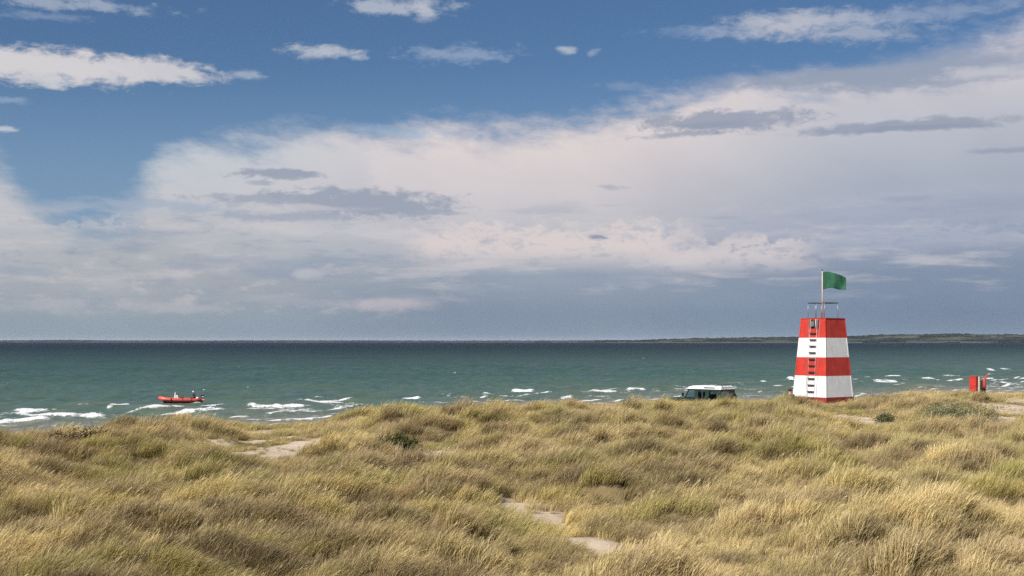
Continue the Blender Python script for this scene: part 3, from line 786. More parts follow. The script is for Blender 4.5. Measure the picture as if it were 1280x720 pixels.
SEAT.update(pelvis=(0, 0, 0.52), chest=(0, -0.02, 0.90), neck=(0, -0.05, 1.07), head=(0, -0.08, 1.21),
            shL=(0.19, -0.03, 1.0), elL=(0.26, 0.10, 0.75), wrL=(0.22, -0.14, 0.66), shR=(-0.19, -0.03, 1.0), elR=(-0.30, 0.08, 0.76), wrR=(-0.36, 0.30, 0.78),
            hpL=(0.10, -0.03, 0.50), knL=(0.14, -0.44, 0.50), anL=(0.14, -0.42, 0.10), toL=(0.14, -0.58, 0.05),
            hpR=(-0.10, -0.03, 0.50), knR=(-0.14, -0.44, 0.50), anR=(-0.14, -0.42, 0.10), toR=(-0.14, -0.58, 0.05))
def gz(x, y): return float(height(np.array([x]), np.array([y]))[0])
pp_ = P(987.3, 487.5, d=60.6)
person((pp_.x, pp_.y, pp_.z - 0.88), R(150), SIT, "person in dark clothes sitting low against the left side of the striped tower", blackj, greyt, hairm)

# ------------------------------------------------------------------ rescue box and post on the right
bd = 66.0
gb = P(1224.0, 500.0, d=bd)
boxr = material("signal_red_paint", (0.46, 0.030, 0.016), 0.5, var=0.12, dirt=(0.25, 0.03, 0.02), dirt_amt=0.5)
station = empty("lifebuoy_box", (gb.x, gb.y, gb.z - 0.1), "bright red upright box mounted on a thin pale post beside the sandy dune path", "rescue box", -math.atan2(gb.x, gb.y) + R(-24))
k = bd / F
bx = MB().box((-0.50, -0.10, 0.55), (-0.12, 0.22, 1.34), bev=0.015)
cab = bx.build("cabinet", boxr, station)
MB().box((-0.48, -0.118, 0.57), (-0.14, -0.102, 1.32), bev=0.005).build("door", boxr, cab)
MB().box((-0.52, -0.13, 1.342), (-0.10, 0.24, 1.36)).build("lid", material("dull_red_lid", (0.45, 0.05, 0.03)), cab)
MB().tube([(-0.18, -0.13, 0.86), (-0.18, -0.13, 0.96)], 0.012, 6).build("handle", galv, cab)
MB().box((-0.04, -0.04, -0.3), (0.04, 0.05, 1.35)).build("post", material("pale_timber", (0.50, 0.38, 0.28), 0.8), station)
MB().box((-0.119, 0.02, 0.70), (-0.041, 0.04, 0.76)).build("bracket", galv, station)
MB().box((-0.34, 0.0, -0.3), (-0.24, 0.10, 0.545)).build("strut", material("tarred_wood", (0.07, 0.03, 0.025)), station)
pk = P(1229.0, 500.5, d=65.6)
rp_ = empty("rescue_post", (pk.x, pk.y, pk.z - 0.08), "dark timber post carrying a red rescue float, next to the red box", "post", -math.atan2(pk.x, pk.y))
MB().hull([(-0.15, -0.10, -0.3), (0.13, -0.12, -0.3), (0.15, 0.10, -0.3), (-0.14, 0.12, -0.3)], [(-0.13, -0.09, 1.12), (0.11, -0.10, 1.10), (0.12, 0.09, 1.12), (-0.12, 0.10, 1.13)]).build("timber", material("tarred_timber", (0.016, 0.009, 0.009), 0.8, var=0.3, scale=8), rp_)
fl = MB().tube([(0.03, -0.16, 0.66), (0.06, -0.17, 0.80), (0.06, -0.17, 1.02), (0.06, -0.17, 1.18), (0.15, -0.17, 1.36), (0.23, -0.17, 1.44)], [0.04, 0.085, 0.095, 0.07, 0.045, 0.035], 12)
flo = fl.build("float", material("faded_red_float", (0.42, 0.055, 0.045), 0.5), rp_)
MB().tube([(0.24, -0.17, 1.445), (0.34, -0.17, 1.50)], [0.042, 0.03], 8).build("tip", material("pink_float_tip", (0.62, 0.34, 0.33)), flo)
MB().tube([(-0.17, -0.14, 0.80), (0.0, -0.31, 0.80), (0.17, -0.14, 0.80), (0.0, 0.14, 0.80), (-0.17, -0.14, 0.80)], 0.016, 6).build("strap", blackp, rp_)
rope = material("pale_rope", (0.5, 0.42, 0.38))
for kp, kr in (((0.0, -0.13, 0.12), 0.05), ((-0.03, -0.13, 0.38), 0.045), ((0.19, -0.10, 0.72), 0.035)): MB().ball(kp, kr).build("knot", rope, rp_)

# ------------------------------------------------------------------ off-road car on the beach
CS = 1.0
def gz(x, y): return float(height(np.array([x]), np.array([y]))[0])
cd = min((abs((EYE - gz((880.0 - 640) / F * q, q) - 2.06 * CS) * F / q - (481.8 - HOR)), q) for q in np.arange(73, 82, 0.1))[1]
cp_ = P(880.0, 490, d=cd)
cz = gz(cp_.x, cp_.y); print("CAR", cd, cz)
car = empty("off_road_car", (cp_.x, cp_.y, cz), "dark green boxy off-road car with a white roof, parked on the beach behind the dune", "car", 0)
# local: forward = -X, width along Y; camera sees its +? side and its rear (+X)
car.scale = (CS, CS, CS)
car.rotation_euler = (0, 0, -math.atan2(cp_.x, cp_.y) - R(36))
grn = material("dark_green_paint", (0.014, 0.028, 0.020), 0.35, var=0.1)
rfw = material("white_roof_paint", (0.76, 0.76, 0.76), 0.4, var=0.03)
tyre = material("tyre_rubber", (0.02, 0.02, 0.02), 0.85); rim_m = material("steel_rim", (0.45, 0.45, 0.45), 0.4, metal=0.4)
gl = bpy.data.materials.new("car_glass"); gl.use_nodes = True; X.nt = gl.node_tree; b = gl.node_tree.nodes["Principled BSDF"]
b.inputs["Base Color"].default_value = (0.26, 0.38, 0.36, 1); b.inputs["Roughness"].default_value = 0.05; b.inputs["Transmission Weight"].default_value = 1.0; b.inputs["IOR"].default_value = 1.12
glk = material("dark_glass", (0.02, 0.025, 0.028), 0.08)
def yring(x, z, h): return None
body = MB()
body.box((-1.02, -0.86, 0.46), (1.95, 0.86, 1.20), bev=0.04)                       # tub
body.box((-2.35, -0.66, 0.55), (-1.03, 0.66, 1.20), bev=0.05)                     # bonnet
body.box((-2.32, -0.88, 0.78), (-1.2, -0.665, 1.14), bev=0.03).box((-2.32, 0.665, 0.78), (-1.2, 0.88, 1.14), bev=0.03)
cb_ = body.build("body", grn, car)
pil = MB()                                                                        # pillars and cant rails
def pillar(x0, x1, y, tilt0=0.0, tilt1=0.0):
    for s_ in (-1, 1):
        a = [(x0, s_ * 0.85, 1.20), (x1, s_ * 0.85, 1.20), (x1, s_ * 0.80, 1.20), (x0, s_ * 0.80, 1.20)]
        c_ = [(x0 + tilt0, s_ * 0.77, 1.80), (x1 + tilt1, s_ * 0.77, 1.80), (x1 + tilt1, s_ * 0.72, 1.80), (x0 + tilt0, s_ * 0.72, 1.80)]
        pil.hull(a, c_)
for x0, x1, t0, t1 in ((-1.0, -0.92, 0.28, 0.28), (-0.20, 0.10, 0, 0), (0.68, 0.98, 0, 0), (1.62, 1.94, 0.0, -0.06)): pillar(x0, x1, 0, t0, t1)
pil.box((-0.74, -0.785, 1.745), (1.90, 0.785, 1.83)).box((-1.0, -0.80, 1.20), (-0.95, 0.80, 1.24)).box((1.88, -0.79, 1.20), (1.94, 0.79, 1.27)).box((1.84, -0.74, 1.68), (1.90, 0.74, 1.80))
pil.build("pillar_frame", grn, car)
rf = MB()
rf.hull([(-0.78, -0.80, 1.832), (1.93, -0.80, 1.832), (1.93, 0.80, 1.832), (-0.78, 0.80, 1.832)], [(-0.72, -0.76, 1.94), (1.90, -0.76, 1.97), (1.90, 0.76, 1.97), (-0.72, 0.76, 1.94)])
rf.hull([(-0.72, -0.758, 1.941), (1.90, -0.758, 1.971), (1.90, 0.758, 1.971), (-0.72, 0.758, 1.941)], [(-0.45, -0.58, 2.03), (1.78, -0.58, 2.06), (1.78, 0.58, 2.06), (-0.45, 0.58, 2.03)])
roof = rf.build("roof", rfw, car)
for s_ in (-1, 1):
    MB().hull([(0.55, s_ * 0.80, 1.885), (1.45, s_ * 0.80, 1.885), (1.45, s_ * 0.60, 1.885), (0.55, s_ * 0.60, 1.885)],
              [(0.57, s_ * 0.775, 1.955), (1.43, s_ * 0.775, 1.955), (1.43, s_ * 0.55, 1.955), (0.57, s_ * 0.55, 1.955)]).build("roof_window", glk, roof)
def win(x0, x1, t0, t1):
    for s_ in (-1, 1):
        MB().quad([(x0, s_ * 0.822, 1.21), (x1, s_ * 0.822, 1.21), (x1 + t1, s_ * 0.742, 1.79), (x0 + t0, s_ * 0.742, 1.79)]).build("side_window", gl, car)
win(-0.91, -0.21, 0.27, 0); win(0.11, 0.67, 0, 0); win(0.99, 1.61, 0, 0)
MB().quad([(-0.97, -0.79, 1.24), (-0.97, 0.79, 1.24), (-0.70, 0.72, 1.79), (-0.70, -0.72, 1.79)]).build("windscreen", gl, car)
MB().quad([(1.91, -0.74, 1.27), (1.91, 0.74, 1.27), (1.87, 0.70, 1.69), (1.87, -0.70, 1.69)]).build("rear_window", gl, car)
st2 = MB()
for y0 in (-0.42, 0.42): st2.box((-0.55, y0 - 0.24, 0.85), (-0.05, y0 + 0.24, 1.0), bev=0.03).box((-0.12, y0 - 0.23, 1.0), (0.0, y0 + 0.23, 1.58), bev=0.03)
st2.box((0.60, -0.6, 0.85), (0.72, 0.6, 1.45), bev=0.03).build("seats", material("seat_vinyl", (0.03, 0.03, 0.032)), car)
def wheel(name, x_, y_, z_, axis='y', s_=1):
    a = Vector((0, 1, 0)) if axis == 'y' else Vector((1, 0, 0))
    c_ = Vector((x_, y_, z_))
    t_ = MB().tube([c_ - a * 0.11, c_ - a * 0.09, c_ + a * 0.09, c_ + a * 0.11], [0.34, 0.385, 0.385, 0.34], 28).build(name, tyre, car)
    MB().tube([c_ + a * s_ * 0.105, c_ + a * s_ * 0.118], [0.21, 0.19], 20).build("rim", rim_m, t_)
for x_ in (-1.72, 1.05):
    for s_ in (-1, 1): wheel("wheel", x_, s_ * 0.78, 0.385, 'y', s_)
rim_m = blackp
wheel("spare_wheel", 2.06, 0.28, 1.24, 'x', 1)
MB().box((1.95, -0.86, 0.42), (2.03, 0.86, 0.56)).build("rear_bumper", galv, car)
MB().box((-2.48, -0.85, 0.50), (-2.37, 0.85, 0.66)).build("front_bumper", blackp, car)
for s_ in (-1, 1):
    MB().tube([(-2.36, s_ * 0.55, 0.92), (-2.40, s_ * 0.55, 0.92)], 0.09, 14).build("headlight", rfw, car)
    MB().box((1.951, s_ * 0.78 - 0.05, 0.72), (1.975, s_ * 0.78 + 0.05, 0.98)).build("tail_light", boxr, car)
    MB().box((-1.0, s_ * 1.02 - 0.09, 1.32), (-0.95, s_ * 1.02 + 0.09, 1.56), bev=0.01).tube([(-0.95, s_ * 0.84, 1.28), (-0.97, s_ * 1.0, 1.36)], 0.012, 6).build("wing_mirror", blackp, car)
MB().tube([(1.99, -0.62, 0.62), (1.99, -0.62, 1.93)], 0.018, 6).tube([(1.99, -0.30, 0.62), (1.99, -0.30, 1.93)], 0.018, 6).build("rear_ladder", blackp, car)
rk = MB()
for y_ in (-0.55, -0.18, 0.18, 0.55): rk.tube([(1.35, y_, 2.09), (1.94, y_, 2.09)], 0.018, 6)
for x_ in (1.38, 1.90): rk.tube([(x_, -0.66, 2.09), (x_, 0.66, 2.09)], 0.018, 6).tube([(x_, -0.66, 2.09), (x_, -0.66, 1.97)], 0.018, 6).tube([(x_, 0.66, 2.09), (x_, 0.66, 1.97)], 0.018, 6)
rk.build("roof_rack", blackp, car)

# ------------------------------------------------------------------ inflatable boat
bp_ = P(226.0, 503.2, d=141.0)
boat = empty("inflatable_boat", (bp_.x, bp_.y, 0.0), "red inflatable rescue boat with white console lying just beyond the surf", "boat", -math.atan2(bp_.x, bp_.y) + R(6))
tubem = material("red_tube_rubber", (0.52, 0.085, 0.065), 0.4, var=0.1); hullm = material("black_hull", (0.03, 0.012, 0.012), 0.4)
boat.scale = (0.94, 0.94, 0.94)
def outline(s_):
    q = [(2.35, 0.72 * s_, 0.34), (1.6, 0.80 * s_, 0.34), (0.6, 0.83 * s_, 0.35), (-0.6, 0.82 * s_, 0.38), (-1.4, 0.74 * s_, 0.44), (-2.0, 0.52 * s_, 0.54), (-2.35, 0.24 * s_, 0.62)]
    return q
lo_ = outline(-1); ro_ = outline(1)
path = lo_ + [(-2.44, 0, 0.64)] + ro_[::-1]
tb_ = MB().tube(path, [0.20] + [0.245] * (len(path) - 2) + [0.20], 16)
for s_ in (-1, 1):                                                                 # pointed tail cones
    tb_.tube([(2.35, 0.72 * s_, 0.34), (2.62, 0.70 * s_, 0.35), (2.74, 0.70 * s_, 0.36)], [0.20, 0.12, 0.03], 16)
tube_o = tb_.build("tube", tubem, boat)
sb = MB()
for s_ in (-1, 1):
    q = outline(s_); sb.tube([(x_, y_ + s_ * 0.215, z_ - 0.07) for x_, y_, z_ in q], 0.05, 8)
sb.build("rubbing_strake", hullm, tube_o)
patchm = material("dark_red_patch", (0.12, 0.015, 0.015))
for x_ in (-1.25, 0.1, 1.15):
    for s_ in (-1, 1): MB().tube([(x_ - 0.06, 0.81 * s_, 0.37 + (0.05 if x_ < -1 else 0)), (x_ + 0.06, 0.81 * s_, 0.37 + (0.05 if x_ < -1 else 0))], 0.262, 16).build("patch", patchm, tube_o)
capm = material("pale_tube_cap", (0.70, 0.55, 0.45))
for s_ in (-1, 1): MB().tube([(2.62, 0.70 * s_, 0.35), (2.75, 0.70 * s_, 0.36)], [0.135, 0.05], 14).build("tube_cap", capm, tube_o)
hl_ = MB().hull([(-1.9, 0, -0.12), (2.3, 0, -0.22), (2.3, 0.01, -0.22), (-1.9, 0.01, -0.12)], [(-2.2, -0.25, 0.40), (2.3, -0.68, 0.16), (2.3, 0.68, 0.16), (-2.2, 0.25, 0.40)])
hl_.build("hull", hullm, boat)
MB().box((2.20, -0.66, 0.05), (2.28, 0.66, 0.52)).build("transom", hullm, boat)
con = MB().hull([(-0.85, -0.30, 0.18), (-0.30, -0.30, 0.18), (-0.30, 0.30, 0.18), (-0.85, 0.30, 0.18)], [(-0.70, -0.26, 1.05), (-0.36, -0.26, 0.95), (-0.36, 0.26, 0.95), (-0.70, 0.26, 1.05)]).build("console", white, boat)
MB().hull([(-0.74, -0.25, 1.05), (-0.70, -0.25, 1.05), (-0.70, 0.25, 1.05), (-0.74, 0.25, 1.05)], [(-0.64, -0.21, 1.28), (-0.61, -0.21, 1.28), (-0.61, 0.21, 1.28), (-0.64, 0.21, 1.28)]).build("windshield", rfw, con)
sw = MB(); cc = Vector((-0.24, 0, 1.0))
sw.tube([cc + Vector((0.04 * math.sin(a), 0.15 * math.cos(a), 0.15 * math.sin(a))) for a in [2 * math.pi * i / 16 for i in range(17)]], 0.015, 6).tube([cc, (-0.36, 0, 0.93)], 0.02, 6)
sw.build("steering_wheel", blackp, con)
MB().box((-0.10, -0.24, 0.18), (0.30, 0.24, 0.70), bev=0.03).box((0.24, -0.22, 0.70), (0.31, 0.22, 1.0), bev=0.02).build("seat", material("brown_seat", (0.10, 0.045, 0.03)), boat)
MB().box((1.25, -0.30, 0.10), (1.75, 0.30, 0.46), bev=0.03).build("bench", hullm, boat)
en = MB().box((2.36, -0.17, 0.52), (2.76, 0.17, 0.92), bev=0.05).build("outboard_motor", blackp, boat)
MB().hull([(2.40, -0.06, -0.35), (2.56, -0.06, -0.35), (2.56, 0.06, -0.35), (2.40, 0.06, -0.35)], [(2.44, -0.08, 0.52), (2.66, -0.08, 0.52), (2.66, 0.08, 0.52), (2.44, 0.08, 0.52)]).build("leg", hullm, en)
MB().box((2.45, -0.172, 0.66), (2.70, -0.1695, 0.76)).build("stripe", rfw, en)
tank = MB().tube([(1.93, -0.30, 0.42), (1.93, -0.30, 0.62), (1.93, -0.30, 0.70)], [0.16, 0.16, 0.07], 14).build("white_canister", rfw, boat)
tank.name = "canister"
rotb = Matrix.Rotation(boat.rotation_euler.z, 4, 'Z')
sp = Vector(boat.location) + rotb @ Vector((1.45, 0.0, 0.02))
SB = dict(SEAT)
person(sp, boat.rotation_euler.z + R(-80), {k_: (v_[0], v_[1], v_[2]) for k_, v_ in SB.items()}, "person with a white cap and dark jacket sitting at the stern of the red boat", navy, greyt, hairm, capw)


# ------------------------------------------------------------------ grass
def blade_arrays(n, rng, r0, h0, h1, lean0, lean1, wid, seg=4, spread=0.5, seed_head=0.0):
    ang = rng.uniform(0, 2 * np.pi, n); rad_ = r0 * np.sqrt(rng.uniform(0, 1, n))
    bx_ = np.cos(ang) * rad_; by_ = np.sin(ang) * rad_
    L = rng.uniform(h0, h1, n); lean = rng.uniform(lean0, lean1, n)
    oa = ang + rng.normal(0, 0.6, n)
    ox = np.cos(oa) * spread * rng.uniform(0.1, 1, n); oy = np.sin(oa) * spread * rng.uniform(0.1, 1, n)
    fa = rng.uniform(0, np.pi, n); sx, sy = np.cos(fa), np.sin(fa)
    p = np.stack([bx_, by_, np.full(n, -0.05)], 1); V_ = []; T_ = []
    for k in range(seg + 1):
        t = k / seg
        wk = wid * (1 - 0.9 * t ** 1.5) * (0.7 + 0.6 * rng.uniform(0, 1, n))
        if seed_head: wk = np.where((rng.uniform(0, 1, n) < seed_head) & (k >= seg - 1), wid * 1.3, wk)
        V_.append(np.stack([np.stack([p[:, 0] - sx * wk / 2, p[:, 1] - sy * wk / 2, p[:, 2]], 1), np.stack([p[:, 0] + sx * wk / 2, p[:, 1] + sy * wk / 2, p[:, 2]], 1)], 1))
        T_.append(np.full((n, 2), t))
        bend = (t + 0.5 / seg) ** 1.3 * lean
        d = np.stack([ox * (1 - 0.4 * t) + np.sin(bend), oy * (1 - 0.4 * t) + 0.10 * np.sin(bend), np.maximum(np.cos(bend), -0.35)], 1)
        d /= np.linalg.norm(d, axis=1)[:, None]
        p = p + d * (L / seg)[:, None]
    V_ = np.stack(V_, 1).reshape(-1, 3); T_ = np.stack(T_, 1).reshape(-1)
    base = (np.arange(n) * (seg + 1) * 2)[:, None]
    k = np.arange(seg)[None, :] * 2
    f = (base + k)
    faces = np.stack([f, f + 1, f + 3, f + 2], -1).reshape(-1, 4)
    br = np.repeat(rng.uniform(0, 1, n), (seg + 1) * 2)
    return V_, faces, T_, br
m_grass = bpy.data.materials.new("marram_grass"); m_grass.use_nodes = True; nt_ = m_grass.node_tree; X.nt = nt_; nt_.nodes.clear()
tint = X(None)
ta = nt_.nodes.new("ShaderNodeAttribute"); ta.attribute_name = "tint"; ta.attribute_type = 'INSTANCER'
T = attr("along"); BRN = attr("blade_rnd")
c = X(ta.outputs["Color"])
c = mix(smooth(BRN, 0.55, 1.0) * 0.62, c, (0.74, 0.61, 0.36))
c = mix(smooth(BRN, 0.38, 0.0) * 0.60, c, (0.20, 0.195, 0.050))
c = mix(smooth(T, 0.40, 0.0) * 0.55, c, (0.13, 0.085, 0.036))  # brown sheath at the roots, darkened further to paint in shade
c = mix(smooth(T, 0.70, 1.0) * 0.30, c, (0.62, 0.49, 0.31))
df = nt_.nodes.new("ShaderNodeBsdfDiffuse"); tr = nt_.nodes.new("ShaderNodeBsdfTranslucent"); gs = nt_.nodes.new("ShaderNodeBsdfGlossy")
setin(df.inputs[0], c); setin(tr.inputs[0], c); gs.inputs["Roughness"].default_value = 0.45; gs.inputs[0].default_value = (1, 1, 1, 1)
mx = nt_.nodes.new("ShaderNodeMixShader"); mx.inputs[0].default_value = 0.30
nt_.links.new(df.outputs[0], mx.inputs[1]); nt_.links.new(tr.outputs[0], mx.inputs[2])
mx2 = nt_.nodes.new("ShaderNodeMixShader"); mx2.inputs[0].default_value = 0.012
nt_.links.new(mx.outputs[0], mx2.inputs[1]); nt_.links.new(gs.outputs[0], mx2.inputs[2])
mo_ = nt_.nodes.new("ShaderNodeOutputMaterial"); nt_.links.new(mx2.outputs[0], mo_.inputs[0])
tuft_col = bpy.data.collections.new("tufts")
tr_ = np.random.default_rng(21)
specs = []
for i in range(4): specs.append(dict(n=110, r0=0.20, h0=0.30, h1=0.62, lean0=0.7, lean1=2.0, wid=0.0085, spread=0.45, seed_head=0.15))      # windswept marram
for i in range(3): specs.append(dict(n=120, r0=0.24, h0=0.18, h1=0.42, lean0=0.6, lean1=1.9, wid=0.0085, spread=0.6, seed_head=0.25))       # finer sward
for i in range(2): specs.append(dict(n=120, r0=0.26, h0=0.20, h1=0.50, lean0=1.0, lean1=2.3, wid=0.0090, spread=0.9))                        # collapsed dead grass
for i in range(1): specs.append(dict(n=60, r0=0.10, h0=0.30, h1=0.60, lean0=0.5, lean1=1.2, wid=0.0065, spread=0.35, seed_head=0.5))        # tall stems
for i, sp_ in enumerate(specs):
    V_, f_, T_, br_ = blade_arrays(rng=tr_, **sp_)
    me = npmesh("tuft_mesh", V_, f_); fattr(me, "along", T_); fattr(me, "blade_rnd", br_)
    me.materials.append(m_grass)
    o = bpy.data.objects.new("tuft_%02d" % i, me); tuft_col.objects.link(o)
gr_ = np.random.default_rng(33)
def scatter(y0, y1, dens, margin=0.0, inner=None):
    xm0, xm1 = -0.52 * y1 - 6 - margin, 0.56 * y1 + 7 + margin
    n = int((y1 - y0) * (xm1 - xm0) * dens)
    x = gr_.uniform(xm0, xm1, n); y = gr_.uniform(y0, y1, n)
    m = (x > -0.45 * y - 4 - margin) & (x < 0.45 * y + 4 + margin)
    return x[m], y[m]
xs, ys, sc_ = [], [], []
for y0, y1, d, s_ in ((9, 20, 62, 0.54), (20, 32, 46, 0.59), (32, 48, 33, 0.64), (48, 74, 25, 0.70)):
    x, y = scatter(y0, y1, d); xs.append(x); ys.append(y); sc_.append(np.full(len(x), s_))
# sparse cover outside the view so the dune goes on to the sides and behind
n = 9000; x = gr_.uniform(-60, 70, n); y = gr_.uniform(-25, 80, n); m = (x < -0.45 * y - 4) | (x > 0.45 * y + 4) | (y < 9)
m &= (x * x + y * y > 9)
xs.append(x[m]); ys.append(y[m]); sc_.append(np.full(m.sum(), 1.0))
x = np.concatenate(xs); y = np.concatenate(ys); sc_ = np.concatenate(sc_)
yc = np.interp(x, cx_, cy_)
sm_ = sand_mask(x, y); th_, tf_ = tussock(x, y)
keep = (gr_.uniform(0, 1, len(x)) > sm_ * 0.93) & (y < yc + 6.5)
# keep the footprints of tower and posts clear
tl = tower.location
keep &= (np.hypot(x - tl.x, y - tl.y) > 1.3)
keep &= (np.hypot(x - gb.x, y - gb.y) > 0.8)
patch = fbm(x, y, 5.5, 3, 90); fine = fbm(x, y, 1.3, 3, 91)
keep &= gr_.uniform(0, 1, len(x)) < (0.93 + 0.5 * (fine - 0.3) + th_)
x, y, sc_, sm_, th_, tf_, patch, fine, yc = [a[keep] for a in (x, y, sc_, sm_, th_, tf_, patch, fine, yc)]
n = len(x)
z = height(x, y)
u1, u2, u3 = gr_.uniform(0, 1, n), gr_.uniform(0, 1, n), gr_.uniform(0, 1, n)
kind_ = np.where(u1 < 0.50, gr_.integers(0, 4, n), np.where(u1 < 0.86, gr_.integers(4, 7, n), np.where(u1 < 0.985, gr_.integers(7, 9, n), 9)))
sward = sstep(fbm(x, y, 7, 3, 95), 0.50, 0.60) * (th_ < 0.08)                  # low even sward between hummocks
kind_ = np.where((sward > 0.5) & (u2 < 0.85), gr_.integers(4, 7, n), kind_)
kind_ = np.where((y < 26) & (u3 < 0.06), 9, kind_)
kind_ = np.where((tf_ > 0.45) & (u2 < 0.75), gr_.integers(7, 9, n), kind_)
scale = sc_ * (0.75 + 0.5 * u3) * (1 + 0.9 * th_) * (1 - 0.30 * tf_) * (1 - 0.25 * sward)
scale *= 1 - 0.35 * sstep(y, yc + 1, yc + 6) * 0
fringe = np.max([np.where(y + q < yc - 0.5, sand_mask(x, np.minimum(y + q, yc - 0.5)), 0) for q in (0.7, 1.5, 2.4, 3.4)], axis=0)   # short cropped grass beside bare sand
scale *= 1 - 0.55 * fringe * sstep(y, 20, 34)
wind = 0.35 * (fbm(x, y, 6, 2, 97) - 0.5) * 2
rotz = R(12) + wind + gr_.normal(0, 0.42, n)
cs = lambda *a: np.array(a)[None, :]
straw, straw2, green, olive, brown, gold = cs(0.62, 0.49, 0.24), cs(0.56, 0.40, 0.24), cs(0.24, 0.235, 0.065), cs(0.40, 0.335, 0.105), cs(0.085, 0.050, 0.028), cs(0.50, 0.39, 0.14)
xr_, yr_ = (x * 0.95 + y * 0.31) / 2.4, (-x * 0.31 + y * 0.95)        # swathes combed by the wind
g1 = sstep(fbm(x, y, 3.5, 4, 110), 0.40, 0.62)[:, None]; g2 = sstep(fbm(x, y, 2.2, 4, 120), 0.48, 0.66)[:, None]; g3 = sstep(fbm(x, y, 6, 3, 130), 0.50, 0.66)[:, None]
g4 = sstep(fbm(xr_, yr_, 0.8, 4, 140), 0.50, 0.64)[:, None]
tc_ = straw * (1 - g1) + olive * g1
tc_ = tc_ * (1 - 0.6 * g3) + gold * 0.6 * g3
tc_ = tc_ * (1 - 0.55 * g2) + green * 0.55 * g2
tc_ = tc_ * (1 - 0.55 * g4) + straw2 * 0.6 * 0.55 * g4
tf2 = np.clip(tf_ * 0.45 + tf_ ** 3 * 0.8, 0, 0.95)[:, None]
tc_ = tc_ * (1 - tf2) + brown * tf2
g5 = sstep(fbm(xr_, yr_, 0.6, 4, 150), 0.54, 0.66)[:, None]
tc_ = tc_ * (1 - 0.7 * g5) + cs(0.15, 0.09, 0.055) * 0.7 * g5
tc_ = tc_ * (0.70 + 0.6 * fbm(x, y, 0.9, 2, 160))[:, None]
tc_ = tc_ * np.array([[1.12, 1.10, 1.04]])
tc_ = tc_ * (0.75 + 0.5 * gr_.uniform(0, 1, (n, 1)))
pm_ = bpy.data.meshes.new("dune_grass"); pm_.vertices.add(n); pm_.vertices.foreach_set("co", np.stack([x, y, z], 1).astype(np.float32).ravel())
fattr(pm_, "sc", scale); fattr(pm_, "rz", rotz)
a = pm_.attributes.new("kind_id", 'INT', 'POINT'); a.data.foreach_set("value", kind_.astype(np.int32))
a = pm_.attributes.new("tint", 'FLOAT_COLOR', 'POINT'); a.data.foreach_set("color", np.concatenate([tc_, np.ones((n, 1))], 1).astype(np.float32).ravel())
a = pm_.attributes.new("tilt", 'FLOAT_VECTOR', 'POINT')
a.data.foreach_set("vector", np.stack([gr_.normal(0, 0.12, n), gr_.normal(0, 0.12, n) , rotz], 1).astype(np.float32).ravel())
grass = bpy.data.objects.new("dune_grass", pm_); COL.objects.link(grass)
tag(grass, "windswept straw and green marram grass covering the dunes", "grass", kind='stuff')
ng = bpy.data.node_groups.new("grass_nodes", 'GeometryNodeTree')
ng.interface.new_socket("Geometry", in_out='INPUT', socket_type='NodeSocketGeometry'); ng.interface.new_socket("Geometry", in_out='OUTPUT', socket_type='NodeSocketGeometry')
gi = ng.nodes.new("NodeGroupInput"); go = ng.nodes.new("NodeGroupOutput")
iop = ng.nodes.new("GeometryNodeInstanceOnPoints"); ci = ng.nodes.new("GeometryNodeCollectionInfo")
ci.inputs["Collection"].default_value = tuft_col; ci.inputs["Separate Children"].default_value = True; ci.inputs["Reset Children"].default_value = True
def na(name, dt):
    q = ng.nodes.new("GeometryNodeInputNamedAttribute"); q.data_type = dt; q.inputs["Name"].default_value = name; return q.outputs["Attribute"]
m2p = ng.nodes.new("GeometryNodeMeshToPoints")
ng.links.new(gi.outputs[0], m2p.inputs["Mesh"]); ng.links.new(m2p.outputs[0], iop.inputs["Points"])
ng.links.new(ci.outputs[0], iop.inputs["Instance"]); iop.inputs["Pick Instance"].default_value = True
ng.links.new(na("kind_id", 'INT'), iop.inputs["Instance Index"])
e2r = ng.nodes.new("FunctionNodeEulerToRotation"); ng.links.new(na("tilt", 'FLOAT_VECTOR'), e2r.inputs[0]); ng.links.new(e2r.outputs[0], iop.inputs["Rotation"])
ng.links.new(na("sc", 'FLOAT'), iop.inputs["Scale"]); ng.links.new(iop.outputs[0], go.inputs[0])
gm = grass.modifiers.new("grass", 'NODES'); gm.node_group = ng
print("GRASS INSTANCES", n)

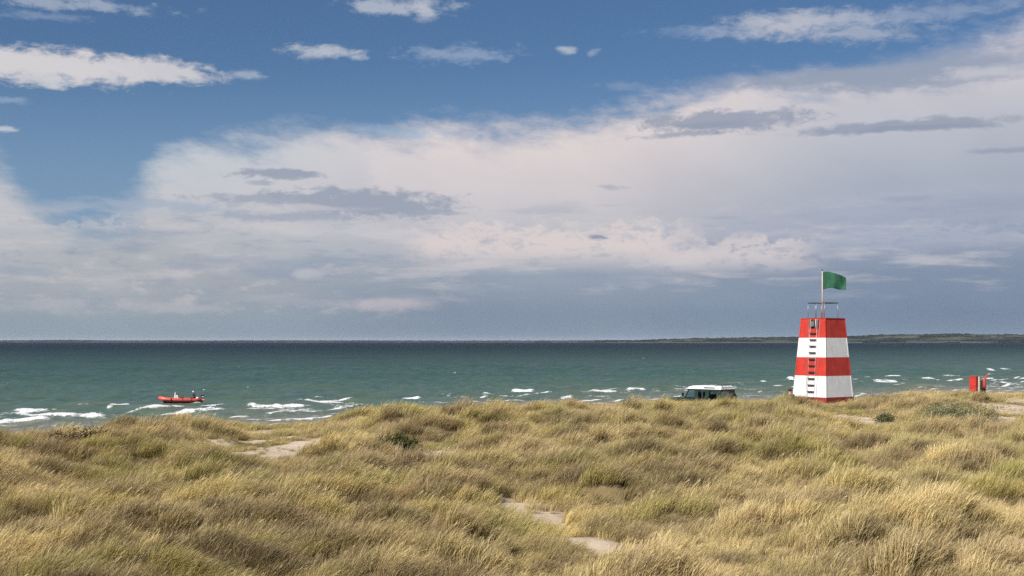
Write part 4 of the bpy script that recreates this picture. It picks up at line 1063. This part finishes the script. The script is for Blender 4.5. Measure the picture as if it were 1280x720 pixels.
# ------------------------------------------------------------------ shrubs standing in the grass
def shrub(px, py, w_, h_, base, label, seed, nl=2600, leaf=0.035, lean=0.25, name="shrub"):
    q = P(px, py, z=3.9)
    for _ in range(10): q = P(px, py, z=gz(q.x, q.y))
    q.z = gz(q.x, q.y)
    rg = np.random.default_rng(seed)
    root = empty(name, q, label, "shrub")
    mt = bpy.data.materials.new("shrub_leaf"); mt.use_nodes = True; X.nt = mt.node_tree; b_ = mt.node_tree.nodes["Principled BSDF"]
    rn = attr("leaf_rnd")
    setin(b_.inputs["Base Color"], mix(rn, tuple(v * 0.5 for v in base), tuple(v * 1.7 for v in base))); b_.inputs["Roughness"].default_value = 0.8; b_.inputs["Specular IOR Level"].default_value = 0.08
    st_ = MB(); tips = []
    rs = random.Random(seed)
    for k in range(16):
        a = rs.uniform(0, 2 * math.pi); rr2 = rs.uniform(0.2, 1.0) * w_ / 2
        tip = Vector((math.cos(a) * rr2 + lean * h_, math.sin(a) * rr2 * 0.8, h_ * rs.uniform(0.5, 1.0) * (1 - 0.4 * (rr2 / (w_ / 2)) ** 2)))
        mid_ = tip * 0.5 + Vector((rs.uniform(-.05, .05) - lean * h_ * 0.2, rs.uniform(-.05, .05), 0.06))
        st_.tube([(rs.uniform(-.08, .08), rs.uniform(-.08, .08), -0.1), mid_, tip], [0.014, 0.009, 0.004], 5); tips += [tip, mid_.lerp(tip, 0.5), mid_]
    st_.build("stem", material("shrub_bark", (0.07, 0.05, 0.035), 0.8), root)
    ti = rg.integers(0, len(tips), nl); tp = np.array([tuple(t) for t in tips])[ti]
    c0 = tp + rg.normal(0, 1, (nl, 3)) * np.array([0.11, 0.11, 0.08]) * max(1, w_ / 1.2)
    c0[:, 2] = np.maximum(c0[:, 2], 0.02)
    d1 = rg.normal(0, 1, (nl, 3)); d1[:, 0] += 0.8; d1[:, 2] += 0.5; d1 /= np.linalg.norm(d1, axis=1)[:, None]
    d2 = np.cross(d1, rg.normal(0, 1, (nl, 3))); d2 /= np.linalg.norm(d2, axis=1)[:, None]
    L_ = leaf * rg.uniform(0.6, 1.5, (nl, 1))
    vv = np.stack([c0 - d1 * L_, c0 + d2 * L_ * 0.3, c0 + d1 * L_, c0 - d2 * L_ * 0.3], 1).reshape(-1, 3)
    me = npmesh("foliage", vv, np.arange(nl * 4).reshape(-1, 4)); fattr(me, "leaf_rnd", np.repeat(rg.uniform(0, 1, nl), 4))
    link("foliage", me, mt, root)
shrub(482, 577, 1.3, 0.52, (0.060, 0.065, 0.022), "low dark green shrub in pale dune grass, right of the sandy path", 1, 9000)
shrub(95, 573, 2.0, 0.62, (0.075, 0.050, 0.028), "dark brown shrub near the left edge, just below the dune crest", 2, 10000)
shrub(1190, 530, 3.2, 0.55, (0.15, 0.15, 0.085), "wide pale grey-green shrub in the grass left of the red box", 3, 4200, 0.045)
shrub(1106, 528, 0.9, 0.32, (0.10, 0.10, 0.05), "small grey-green shrub just right of the bare sand by the tower", 4, 2200)
shrub(1248, 506, 0.6, 0.26, (0.10, 0.085, 0.04), "small dark shrub on the sand right of the rescue post", 5, 1500)
